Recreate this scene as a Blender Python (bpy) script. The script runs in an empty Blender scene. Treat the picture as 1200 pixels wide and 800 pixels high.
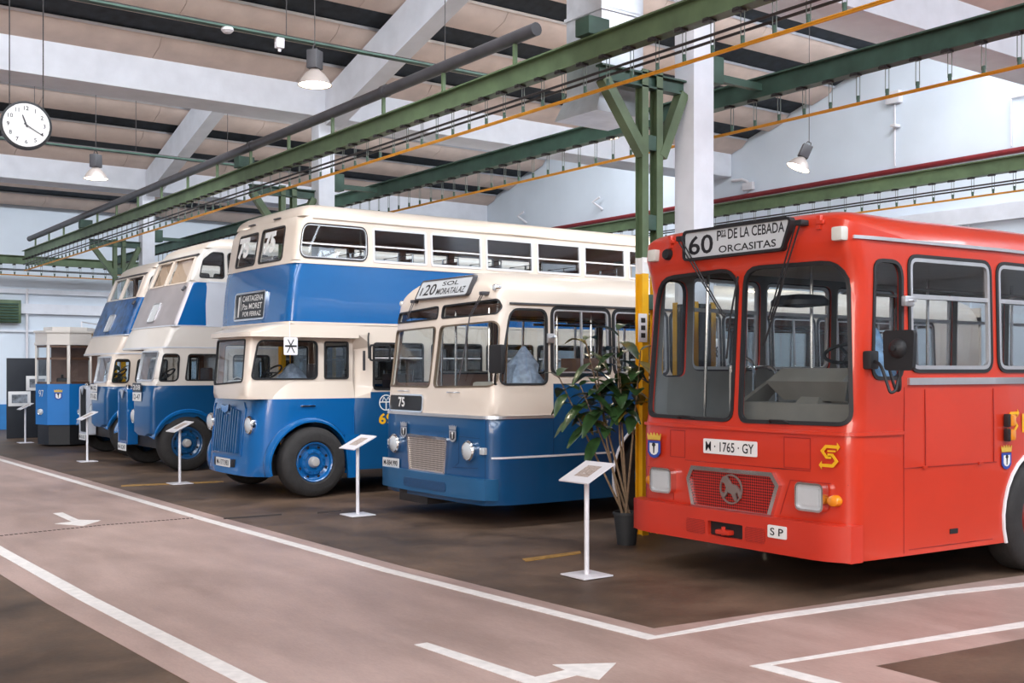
import bpy, bmesh, math, random
from mathutils import Vector, Matrix
from mathutils.geometry import delaunay_2d_cdt, tessellate_polygon
random.seed(7)
PI = math.pi
sc = bpy.context.scene
COL = sc.collection
# ---------------------------------------------------------------- camera
cam_d = bpy.data.cameras.new('camera'); cam = bpy.data.objects.new('camera', cam_d); COL.objects.link(cam)
cam_d.sensor_width = 36.0; cam_d.lens = 1300 / 1200 * 36.0; cam_d.shift_y = 34 / 1200
cam_d.clip_end = 200
cam.location = (0, 0, 1.75); cam.rotation_euler = (PI / 2, 0, -math.radians(36.0))
sc.camera = cam
# ---------------------------------------------------------------- view
sc.view_settings.view_transform = 'Standard'; sc.view_settings.look = 'None'
sc.view_settings.gamma = 1.0; sc.view_settings.use_curve_mapping = False
sc.view_settings.exposure = 0.46
# ---------------------------------------------------------------- world: daylight through the open roof steps, tinted warm from the left
w = bpy.data.worlds.new('world'); sc.world = w; w.use_nodes = True
nt = w.node_tree; nt.nodes.clear()
out = nt.nodes.new('ShaderNodeOutputWorld'); bg = nt.nodes.new('ShaderNodeBackground')
tc = nt.nodes.new('ShaderNodeTexCoord'); sp = nt.nodes.new('ShaderNodeSeparateXYZ')
mx = nt.nodes.new('ShaderNodeMixRGB'); mr = nt.nodes.new('ShaderNodeMapRange')
nt.links.new(tc.outputs['Generated'], sp.inputs[0]); nt.links.new(sp.outputs['X'], mr.inputs['Value'])
mr.inputs['From Min'].default_value = -1.0; mr.inputs['From Max'].default_value = 0.3
nt.links.new(mr.outputs[0], mx.inputs['Fac'])
mx.inputs['Color1'].default_value = (1.0, 0.80, 0.70, 1); mx.inputs['Color2'].default_value = (0.80, 0.86, 1.0, 1)
nt.links.new(mx.outputs[0], bg.inputs['Color']); bg.inputs['Strength'].default_value = 0.85
nt.links.new(bg.outputs[0], out.inputs['Surface'])
# ---------------------------------------------------------------- large area lights: the roof glazing of each bay, plus an added warm fill
def area(name, loc, size, size_y, power, color, target):
    l = bpy.data.lights.new(name, 'AREA'); l.shape = 'RECTANGLE'; l.size = size; l.size_y = size_y
    l.energy = power; l.color = color
    o = bpy.data.objects.new(name, l); COL.objects.link(o); o.location = loc
    d = Vector(target) - Vector(loc); o.rotation_euler = d.to_track_quat('-Z', 'Y').to_euler()
    return o
for (yy, pw) in ((-7.6, 1500), (-0.6, 1500), (9.5, 1300), (18.6, 1200), (28.4, 900)):
    area('roof_glazing_light', (2.5, yy, 8.2), 32.0, 1.6, pw, (0.86, 0.93, 1.0), (2.5, yy + 6.0, 2.0))
area('warm_side_fill', (-13.6, 2.0, 4.6), 19.0, 4.0, 1800, (1.0, 0.84, 0.72), (6.0, 12.0, 1.5))  # warm fill added for the bus fronts; the side wall has no window
# ================================================================ materials
MATS = {}
def _nodes(name):
    m = bpy.data.materials.new(name); m.use_nodes = True
    b = m.node_tree.nodes['Principled BSDF']; return m, m.node_tree, b
def mat(name, col, rough=0.5, metal=0.0, var=0.06, scale=6.0, coat=0.0, bump=0.0, bscale=40.0, spec=0.5, emit=None):
    if name in MATS: return MATS[name]
    m, nt, b = _nodes(name)
    b.inputs['Roughness'].default_value = rough; b.inputs['Metallic'].default_value = metal
    b.inputs['Coat Weight'].default_value = coat; b.inputs['Specular IOR Level'].default_value = spec
    c = (col[0], col[1], col[2], 1)
    if var > 0:
        tx = nt.nodes.new('ShaderNodeTexCoord'); n = nt.nodes.new('ShaderNodeTexNoise')
        n.inputs['Scale'].default_value = scale; n.inputs['Detail'].default_value = 4
        r = nt.nodes.new('ShaderNodeValToRGB')
        r.color_ramp.elements[0].position = 0.3; r.color_ramp.elements[1].position = 0.7
        r.color_ramp.elements[0].color = (c[0] * (1 - var), c[1] * (1 - var), c[2] * (1 - var), 1)
        r.color_ramp.elements[1].color = (min(1, c[0] * (1 + var)), min(1, c[1] * (1 + var)), min(1, c[2] * (1 + var)), 1)
        nt.links.new(tx.outputs['Object'], n.inputs['Vector']); nt.links.new(n.outputs['Fac'], r.inputs['Fac'])
        nt.links.new(r.outputs[0], b.inputs['Base Color'])
    else:
        b.inputs['Base Color'].default_value = c
    if bump > 0:
        tx = nt.nodes.new('ShaderNodeTexCoord'); n2 = nt.nodes.new('ShaderNodeTexNoise'); n2.inputs['Scale'].default_value = bscale
        bp = nt.nodes.new('ShaderNodeBump'); bp.inputs['Strength'].default_value = bump; bp.inputs['Distance'].default_value = 0.01
        nt.links.new(tx.outputs['Object'], n2.inputs['Vector']); nt.links.new(n2.outputs['Fac'], bp.inputs['Height'])
        nt.links.new(bp.outputs[0], b.inputs['Normal'])
    if emit:
        b.inputs['Emission Color'].default_value = (emit[0], emit[1], emit[2], 1); b.inputs['Emission Strength'].default_value = emit[3]
    MATS[name] = m; return m
def glass(name, tint=(0.8, 0.85, 0.86), refl=1.0, rough=0.02):
    if name in MATS: return MATS[name]
    m, nt, b = _nodes(name); nt.nodes.remove(b)
    o = nt.nodes['Material Output']; t = nt.nodes.new('ShaderNodeBsdfTransparent'); g = nt.nodes.new('ShaderNodeBsdfGlossy')
    t.inputs[0].default_value = (*tint, 1); g.inputs['Roughness'].default_value = rough; g.inputs[0].default_value = (0.95, 0.97, 1, 1)
    ge = nt.nodes.new('ShaderNodeNewGeometry'); dt = nt.nodes.new('ShaderNodeVectorMath'); dt.operation = 'DOT_PRODUCT'
    nt.links.new(ge.outputs['Normal'], dt.inputs[0]); nt.links.new(ge.outputs['Incoming'], dt.inputs[1])
    def mth(op, i0, v1=None, v2=None):
        q = nt.nodes.new('ShaderNodeMath'); q.operation = op; nt.links.new(i0, q.inputs[0])
        if v1 is not None: q.inputs[1].default_value = v1
        if v2 is not None: q.inputs[2].default_value = v2
        return q
    ab = mth('ABSOLUTE', dt.outputs['Value']); iv = mth('MULTIPLY_ADD', ab.outputs[0], -1.0, 1.0); pw = mth('POWER', iv.outputs[0], 5.0)
    mu = mth('MULTIPLY_ADD', pw.outputs[0], 0.92 * refl, 0.055 * refl); mu.use_clamp = True
    mi = nt.nodes.new('ShaderNodeMixShader'); nt.links.new(mu.outputs[0], mi.inputs[0])
    nt.links.new(t.outputs[0], mi.inputs[1]); nt.links.new(g.outputs[0], mi.inputs[2]); nt.links.new(mi.outputs[0], o.inputs[0])
    MATS[name] = m; return m
def mesh_mat(name, col, hole, scale, rough=0.4, metal=0.0):   # perforated / woven metal pattern
    if name in MATS: return MATS[name]
    m, nt, b = _nodes(name); b.inputs['Roughness'].default_value = rough; b.inputs['Metallic'].default_value = metal
    tx = nt.nodes.new('ShaderNodeTexCoord'); mp = nt.nodes.new('ShaderNodeMapping')
    mp.inputs['Rotation'].default_value = (PI / 4, 0, 0)
    ck = nt.nodes.new('ShaderNodeTexChecker'); ck.inputs['Scale'].default_value = scale
    ck.inputs['Color1'].default_value = (*col, 1); ck.inputs['Color2'].default_value = (*hole, 1)
    nt.links.new(tx.outputs['Object'], mp.inputs[0]); nt.links.new(mp.outputs[0], ck.inputs['Vector'])
    nt.links.new(ck.outputs['Color'], b.inputs['Base Color']); MATS[name] = m; return m

RED = mat('red_paint', (0.55, 0.034, 0.012), 0.28, coat=0.5, var=0.05, scale=1.5)
RED_D = mat('red_bumper_paint', (0.55, 0.032, 0.014), 0.4, coat=0.2, var=0.06, scale=2)
BLUE = mat('blue_paint', (0.004, 0.064, 0.178), 0.3, coat=0.5, var=0.08, scale=1.2)
BLUE_B = mat('blue_bumper_paint', (0.012, 0.095, 0.22), 0.4, coat=0.2, var=0.1, scale=2)
BLUE_M = mat('bright_blue_paint', (0.005, 0.105, 0.32), 0.22, coat=0.6, var=0.06, scale=1.0)
TRAM_BLUE = mat('tram_blue_paint', (0.005, 0.165, 0.50), 0.45, var=0.06, scale=1.0)
CREAM = mat('cream_paint', (0.68, 0.585, 0.50), 0.35, coat=0.4, var=0.03, scale=1.0)
WHITE_P = mat('white_paint', (0.66, 0.61, 0.56), 0.35, coat=0.4, var=0.03, scale=1.0)
SILVER = mat('dull_aluminium_skin', (0.50, 0.46, 0.47), 0.38, metal=0.55, var=0.08, scale=2.5)
SILV_L = mat('pale_grey_paint', (0.52, 0.54, 0.60), 0.4, coat=0.2, var=0.05, scale=2)
BLUE_MOT = mat('mottled_blue_paint', (0.016, 0.075, 0.21), 0.4, var=0.6, scale=7.0, coat=0.2)
CHROME = mat('chrome', (0.75, 0.75, 0.76), 0.15, metal=1.0, var=0.0)
ALU = mat('aluminium_trim', (0.62, 0.62, 0.64), 0.35, metal=0.8, var=0.05)
RUBBER = mat('black_rubber', (0.012, 0.012, 0.014), 0.6, var=0.1)
TYRE = mat('tyre_rubber', (0.020, 0.018, 0.018), 0.75, var=0.25, scale=12, bump=0.3)
BLACK = mat('black_paint', (0.010, 0.010, 0.012), 0.5, var=0.1)
INT = mat('interior_lining_grey', (0.22, 0.21, 0.20), 0.6, var=0.05)
INT_B = mat('interior_lining_brown', (0.27, 0.15, 0.105), 0.6, var=0.1)
INT_C = mat('interior_ceiling_tan', (0.60, 0.37, 0.28), 0.5, var=0.06)
INT_G = mat('interior_ceiling_grey', (0.50, 0.48, 0.45), 0.5, var=0.05)
INT_W = mat('interior_lining_cream', (0.45, 0.40, 0.34), 0.6, var=0.05)
SEAT = mat('dark_seat_vinyl', (0.06, 0.028, 0.024), 0.5, var=0.15)
SEATG = mat('grey_seat_plastic', (0.24, 0.20, 0.16), 0.5, var=0.1)
DASH = mat('grey_dashboard', (0.21, 0.19, 0.165), 0.6, var=0.06)
LAMPG = mat('headlight_glass', (0.52, 0.54, 0.56), 0.12, var=0.03, scale=8, coat=0.8)
AMBER = mat('amber_lens', (0.75, 0.24, 0.01), 0.2, var=0.1, coat=0.6)
WHITE = mat('white_plate', (0.78, 0.77, 0.76), 0.45, var=0.03)
PLATE_BK = mat('black_lettering', (0.012, 0.012, 0.015), 0.5, var=0.0)
DULL = mat('dull_bronze_frame', (0.16, 0.12, 0.085), 0.45, metal=0.4, var=0.1)
HUB = mat('pale_hub_metal', (0.50, 0.48, 0.46), 0.4, metal=0.3, var=0.1)
HROD = mat('grey_green_rod', (0.16, 0.19, 0.17), 0.5, var=0.1)
YEL = mat('yellow_paint', (0.80, 0.42, 0.01), 0.4, var=0.05)
SIGN_BG = mat('destination_blind_white', (0.50, 0.52, 0.54), 0.4, var=0.05, scale=3)
SIGN_BK = mat('destination_blind_black', (0.015, 0.016, 0.018), 0.4, var=0.1)
LETTER_W = mat('white_lettering', (0.75, 0.74, 0.72), 0.5, var=0.0)
GLS = glass('window_glass', (0.78, 0.82, 0.84), 1.0)
GLS_W = glass('windscreen_glass', (0.84, 0.88, 0.88), 1.0)
BLIND = mat('peach_roller_blind', (0.62, 0.42, 0.30), 0.5, var=0.05)
GREEN = mat('green_steel', (0.095, 0.140, 0.070), 0.5, var=0.25, scale=3)
GREEN_D = mat('dark_green_steel', (0.040, 0.085, 0.062), 0.55, var=0.3, scale=3)
CRANE_Y = mat('yellow_conductor', (0.62, 0.27, 0.015), 0.45, var=0.12)
IRON = mat('dark_iron', (0.035, 0.030, 0.030), 0.5, metal=0.3, var=0.2)
PIPE_G = mat('dark_grey_pipe', (0.055, 0.052, 0.058), 0.45, var=0.2, scale=4)
PIPE_R = mat('red_fire_pipe', (0.20, 0.016, 0.02), 0.5, var=0.15)
CONC_W = mat('white_painted_concrete', (0.74, 0.76, 0.82), 0.8, var=0.06, scale=3, bump=0.15, bscale=25)
CONC_S = mat('pale_ceiling_slab', (0.60, 0.475, 0.41), 0.85, var=0.10, scale=2.5, bump=0.15, bscale=20)
SKY_D = mat('dark_roof_boarding', (0.022, 0.030, 0.040), 0.7, var=0.4, scale=6)
WALL_D = mat('grey_side_wall', (0.22, 0.25, 0.29), 0.85, var=0.15, scale=0.6)
WALL_B = mat('pale_blue_white_plaster', (0.70, 0.77, 0.85), 0.85, var=0.05, scale=0.8, bump=0.05)
GALV = mat('galvanised_sheet', (0.60, 0.62, 0.66), 0.35, metal=0.6, var=0.12, scale=5)
POT = mat('dark_plastic_pot', (0.022, 0.024, 0.027), 0.6, var=0.1)
BARK = mat('pale_bark', (0.22, 0.15, 0.09), 0.8, var=0.25, scale=20)
LEAF = mat('glossy_green_leaf', (0.030, 0.070, 0.022), 0.3, var=0.5, scale=9, coat=0.3)
LEAF_Y = mat('yellow_green_leaf', (0.24, 0.19, 0.03), 0.4, var=0.4, scale=12)
STEEL_W = mat('white_enamelled_steel', (0.72, 0.70, 0.73), 0.4, var=0.03)
PRINT = mat('printed_caption', (0.42, 0.34, 0.30), 0.5, var=0.35, scale=60)
BLUEPOLY = mat('blue_plastic_sheet', (0.14, 0.30, 0.52), 0.35, var=0.35, scale=14)
PALEPOLY = mat('pale_blue_plastic_sheet', (0.34, 0.40, 0.50), 0.35, var=0.35, scale=14)
BULB = mat('lamp_glow', (1, 0.95, 0.85), 0.4, var=0.0, emit=(1.0, 0.88, 0.68, 14.0))
# ================================================================ helpers
def tag(o, label=None, cat=None, group=None, kind=None):
    if label: o['label'] = label
    if cat: o['category'] = cat
    if group: o['group'] = group
    if kind: o['kind'] = kind
    return o
def empty(name, loc, label=None, cat=None, group=None, rz=0.0):
    o = bpy.data.objects.new(name, None); COL.objects.link(o); o.location = loc; o.rotation_euler = (0, 0, rz)
    o.empty_display_size = 0.2
    return tag(o, label, cat, group)
def copy_tree(o, parent=None):
    c = o.copy(); COL.objects.link(c)
    if parent is not None: c.parent = parent
    for ch in [x for x in bpy.data.objects if x.parent == o]:
        copy_tree(ch, c)
    return c
class MB:
    def __init__(s): s.v = []; s.f = []; s.m = []
    def add(s, vs, fs, mi=0):
        b = len(s.v); s.v += [tuple(p) for p in vs]
        for f in fs: s.f.append(tuple(i + b for i in f)); s.m.append(mi)
        return s
    def box(s, x0, x1, y0, y1, z0, z1, mi=0):
        v = [(x, y, z) for z in (z0, z1) for y in (y0, y1) for x in (x0, x1)]
        return s.add(v, [(0, 2, 3, 1), (4, 5, 7, 6), (0, 1, 5, 4), (2, 6, 7, 3), (0, 4, 6, 2), (1, 3, 7, 5)], mi)
    def bbox(s, x0, x1, y0, y1, z0, z1, b=0.01, mi=0):   # box with bevelled edges (chamfer)
        bm = bmesh.new(); bmesh.ops.create_cube(bm, size=1.0)
        for q in bm.verts: q.co = Vector(((x0 + x1) / 2 + q.co.x * (x1 - x0), (y0 + y1) / 2 + q.co.y * (y1 - y0), (z0 + z1) / 2 + q.co.z * (z1 - z0)))
        bmesh.ops.bevel(bm, geom=bm.edges[:], offset=b, segments=2, affect='EDGES', profile=0.6)
        bm.verts.index_update()
        s.add([q.co.copy() for q in bm.verts], [tuple(q.index for q in f.verts) for f in bm.faces], mi); bm.free(); return s
    def hexa(s, pts, mi=0):   # 8 points: bottom 4 ccw, top 4 ccw
        return s.add(pts, [(3, 2, 1, 0), (4, 5, 6, 7), (0, 1, 5, 4), (1, 2, 6, 5), (2, 3, 7, 6), (3, 0, 4, 7)], mi)
    def tube(s, pts, r, n=8, mi=0, cap=True):
        pts = [Vector(p) for p in pts]; k = len(pts)
        rs = r if isinstance(r, (list, tuple)) else [r] * k
        t0 = (pts[1] - pts[0]).normalized(); up = Vector((0, 0, 1)) if abs(t0.z) < 0.9 else Vector((1, 0, 0))
        a = t0.cross(up).normalized(); vs = []
        for i, p in enumerate(pts):
            t = (pts[min(i + 1, k - 1)] - pts[max(i - 1, 0)]).normalized()
            a = (a - t * a.dot(t)).normalized(); b = t.cross(a)
            for j in range(n):
                an = 2 * PI * j / n; vs.append(p + (a * math.cos(an) + b * math.sin(an)) * rs[i])
        fs = [(i * n + j, i * n + (j + 1) % n, (i + 1) * n + (j + 1) % n, (i + 1) * n + j) for i in range(k - 1) for j in range(n)]
        if cap: fs += [tuple(range(n - 1, -1, -1)), tuple((k - 1) * n + j for j in range(n))]
        return s.add(vs, fs, mi)
    def lathe(s, prof, c, axis='z', n=24, mi=0, cap=True):   # prof: (r, h) along axis
        vs = []
        for r, h in prof:
            for j in range(n):
                a = 2 * PI * j / n; p, q = r * math.cos(a), r * math.sin(a)
                v = (p, q, h) if axis == 'z' else ((h, p, q) if axis == 'x' else (q, h, p))
                vs.append((c[0] + v[0], c[1] + v[1], c[2] + v[2]))
        k = len(prof)
        fs = [(i * n + j, i * n + (j + 1) % n, (i + 1) * n + (j + 1) % n, (i + 1) * n + j) for i in range(k - 1) for j in range(n)]
        if cap and prof[0][0] > 1e-4: fs.append(tuple(range(n - 1, -1, -1)))
        if cap and prof[-1][0] > 1e-4: fs.append(tuple((k - 1) * n + j for j in range(n)))
        return s.add(vs, fs, mi)
    def prism(s, poly, axis, a0, a1, mi=0):   # poly in the other two axes (in x,y,z order), extruded a0..a1
        n = len(poly)
        def P(p, a): return (a, p[0], p[1]) if axis == 'x' else ((p[0], a, p[1]) if axis == 'y' else (p[0], p[1], a))
        vs = [P(p, a0) for p in poly] + [P(p, a1) for p in poly]
        fs = [tuple(range(n)), tuple(range(2 * n - 1, n - 1, -1))] + [(i, n + i, n + (i + 1) % n, (i + 1) % n) for i in range(n)]
        return s.add(vs, fs, mi)
    def build_split(s, name, mats, parent=None, gap=0.012, ang=32):   # every separate piece becomes an object of its own
        n = len(s.v); par = list(range(n))
        def fd(a):
            while par[a] != a: par[a] = par[par[a]]; a = par[a]
            return a
        for f in s.f:
            for q in f[1:]: par[fd(q)] = fd(f[0])
        comp = {}
        for i in range(n): comp.setdefault(fd(i), []).append(i)
        bx = []
        for ids in comp.values():
            lo = [min(s.v[i][k] for i in ids) for k in range(3)]; hi = [max(s.v[i][k] for i in ids) for k in range(3)]; bx.append([lo, hi, set(ids)])
        done = False
        while not done:
            done = True; out = []
            for b in bx:
                for o in out:
                    if all(b[0][k] <= o[1][k] + gap and o[0][k] <= b[1][k] + gap for k in range(3)):
                        o[0] = [min(x, y) for x, y in zip(o[0], b[0])]; o[1] = [max(x, y) for x, y in zip(o[1], b[1])]; o[2] |= b[2]; done = False; break
                else: out.append(b)
            bx = out
        for lo, hi, ids in bx:
            m = MB(); mp = {}
            for i in sorted(ids): mp[i] = len(m.v); m.v.append(s.v[i])
            for f, mi in zip(s.f, s.m):
                if f[0] in ids: m.f.append(tuple(mp[q] for q in f)); m.m.append(mi)
            m.build(name, mats, parent, ang=ang)
    def build(s, name, mats, parent=None, loc=None, ang=32, label=None):
        me = bpy.data.meshes.new(name); me.from_pydata(s.v, [], s.f)
        if not isinstance(mats, (list, tuple)): mats = [mats]
        for m in mats: me.materials.append(m)
        me.polygons.foreach_set('material_index', s.m); me.validate()
        bm = bmesh.new(); bm.from_mesh(me); bmesh.ops.remove_doubles(bm, verts=bm.verts, dist=1e-5)
        bmesh.ops.recalc_face_normals(bm, faces=bm.faces); bm.to_mesh(me); bm.free()
        me.polygons.foreach_set('use_smooth', [True] * len(me.polygons)); me.set_sharp_from_angle(angle=math.radians(ang))
        o = bpy.data.objects.new(name, me); COL.objects.link(o)
        if parent is not None: o.parent = parent
        if loc is not None: o.location = loc
        if label: o['label'] = label
        return o
def text(st, name, mt, parent, center, right, up, width=None, height=None, depth=0.003, bold=0.0):
    cu = bpy.data.curves.new(name, 'FONT'); cu.body = st; cu.align_x = 'LEFT'; cu.extrude = 0.0; cu.offset = bold; cu.resolution_u = 3
    to = bpy.data.objects.new(name, cu); COL.objects.link(to)
    dg = bpy.context.evaluated_depsgraph_get(); me = bpy.data.meshes.new_from_object(to.evaluated_get(dg))
    bpy.data.objects.remove(to); bpy.data.curves.remove(cu)
    xs = [v.co.x for v in me.vertices]; ys = [v.co.y for v in me.vertices]
    w0, h0 = max(xs) - min(xs), max(ys) - min(ys); cx, cy = (max(xs) + min(xs)) / 2, (max(ys) + min(ys)) / 2
    sx = width / w0 if width else height / h0; sy = height / h0 if height else sx
    R = Vector(right).normalized(); U = Vector(up).normalized(); N = R.cross(U).normalized(); C = Vector(center)
    for v in me.vertices: v.co = C + R * ((v.co.x - cx) * sx) + U * ((v.co.y - cy) * sy) + N * depth
    me.materials.clear(); me.materials.append(mt); me.name = name
    o = bpy.data.objects.new(name, me); COL.objects.link(o)
    if parent is not None: o.parent = parent
    return o
def rpoly(pts, r, n=5):   # round the corners of a polygon
    k = len(pts); rs = r if isinstance(r, (list, tuple)) else [r] * k; o = []
    for i in range(k):
        p = Vector(pts[i]); a = Vector(pts[i - 1]) - p; b = Vector(pts[(i + 1) % k]) - p
        if rs[i] <= 0: o.append(tuple(p)); continue
        half = a.angle(b) / 2; d = min(rs[i] / math.tan(half), a.length * 0.48, b.length * 0.48)
        A = p + a.normalized() * d; B = p + b.normalized() * d
        for j in range(n + 1):
            t = j / n; o.append(tuple(A * (1 - t) ** 2 + p * 2 * t * (1 - t) + B * t * t))
    return o
def rect(u0, z0, u1, z1, r=0.06, n=5): return rpoly([(u0, z0), (u1, z0), (u1, z1), (u0, z1)], r, n)
def area2(p): return sum(p[i - 1][0] * p[i][1] - p[i][0] * p[i - 1][1] for i in range(len(p))) / 2
def offset(poly, d):   # outward for positive d
    k = len(poly); s = 1 if area2(poly) > 0 else -1; o = []
    for i in range(k):
        a = Vector(poly[i]) - Vector(poly[i - 1]); b = Vector(poly[(i + 1) % k]) - Vector(poly[i])
        na = Vector((a.y, -a.x)); nb = Vector((b.y, -b.x))
        if na.length < 1e-9: na = nb
        if nb.length < 1e-9: nb = na
        na.normalize(); nb.normalize(); nn = na + nb
        if nn.length < 1e-6: nn = na
        nn.normalize(); c = max(0.5, nn.dot(na)); o.append((poly[i][0] + nn.x * d * s / c, poly[i][1] + nn.y * d * s / c))
    return o
def inside(p, poly):
    x, y = p; c = False; n = len(poly); j = n - 1
    for i in range(n):
        xi, yi = poly[i]; xj, yj = poly[j]
        if (yi > y) != (yj > y) and x < (xj - xi) * (y - yi) / (yj - yi) + xi: c = not c
        j = i
    return c
def pdist(p, poly):
    best = 9.0; n = len(poly)
    for i in range(n):
        ax, ay = poly[i - 1]; bx, by = poly[i]; dx, dy = bx - ax, by - ay; L = dx * dx + dy * dy
        t = 0 if L < 1e-12 else max(0, min(1, ((p[0] - ax) * dx + (p[1] - ay) * dy) / L))
        d = math.hypot(p[0] - ax - t * dx, p[1] - ay - t * dy)
        if d < best: best = d
    return best
def dens(poly, step):
    o = []; n = len(poly)
    for i in range(n):
        a = Vector(poly[i]); b = Vector(poly[(i + 1) % n]); k = max(1, int((b - a).length / step))
        for j in range(k): o.append(tuple(a + (b - a) * (j / k)))
    return o
def sheet(mb, M, outline, holes=(), th=0.0, off=0.0, grid=(), lines=(), mfn=None, inner=None, step=0.3):
    """triangulated sheet over a 2-D domain mapped to 3-D by M(u, z, off); th = thickness inwards"""
    loops = [dens(outline, step)] + [list(h) for h in holes]
    V = []; E = []
    for lp in loops:
        b = len(V); V += lp; E += [(b + i, b + (i + 1) % len(lp)) for i in range(len(lp))]
    nl = len(V)
    for ln in lines:
        b = len(V); dl = []
        for i in range(len(ln) - 1):
            a = Vector(ln[i]); c = Vector(ln[i + 1]); k = max(1, int((c - a).length / step)); dl += [tuple(a + (c - a) * (j / k)) for j in range(k)]
        dl.append(ln[-1]); V += dl; E += [(b + i, b + i + 1) for i in range(len(dl) - 1)]
    for g in grid:
        if inside(g, loops[0]) and pdist(g, loops[0]) > 0.03 and not any(inside(g, h) or pdist(g, h) < 0.02 for h in loops[1:]): V.append(g)
    r = delaunay_2d_cdt([Vector(p) for p in V], E, [], 0, 1e-5)
    P = [tuple(p) for p in r[0]]; T = []
    for f in r[2]:
        c = (sum(P[i][0] for i in f) / 3, sum(P[i][1] for i in f) / 3)
        if inside(c, loops[0]) and not any(inside(c, h) for h in loops[1:]): T.append((tuple(f), c))
    A = [M(p[0], p[1], off) for p in P]; base = len(mb.v); mb.v += A
    for f, c in T: mb.f.append(tuple(i + base for i in f)); mb.m.append(mfn(c[0], c[1]) if mfn else 0)
    if th > 0:
        B = [M(p[0], p[1], off - th) for p in P]; b2 = len(mb.v); mb.v += B
        for f, c in T: mb.f.append(tuple(i + b2 for i in reversed(f))); mb.m.append(inner if inner is not None else 0)
        cnt = {}
        for f, c in T:
            for q in range(3):
                e = (f[q], f[(q + 1) % 3]); cnt[e] = c
        for e in cnt:
            if (e[1], e[0]) not in cnt:
                mb.f.append((e[1] + base, e[0] + base, e[0] + b2, e[1] + b2)); mb.m.append(mfn(*cnt[e]) if mfn else 0)
    return mb
def ring(mb, M, outer, innr, o0, o1, mi=0):   # raised ring between two loops of equal length
    n = len(outer); vs = [M(*p, o0) for p in outer] + [M(*p, o1) for p in outer] + [M(*p, o1) for p in innr] + [M(*p, o0) for p in innr]
    fs = []
    for i in range(n):
        j = (i + 1) % n
        for a in range(3): fs.append((a * n + i, a * n + j, (a + 1) * n + j, (a + 1) * n + i))
        fs.append((3 * n + i, 3 * n + j, j, i))
    return mb.add(vs, fs, mi)
def interp(x, xs, ys):
    if x <= xs[0]: return ys[0]
    if x >= xs[-1]: return ys[-1]
    for i in range(1, len(xs)):
        if x <= xs[i]:
            t = (x - xs[i - 1]) / (xs[i] - xs[i - 1] + 1e-12); return ys[i - 1] + t * (ys[i] - ys[i - 1])
def curve(tab): 
    xs = [a for a, b in tab]; ys = [b for a, b in tab]
    return lambda z: interp(z, xs, ys)
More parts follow.
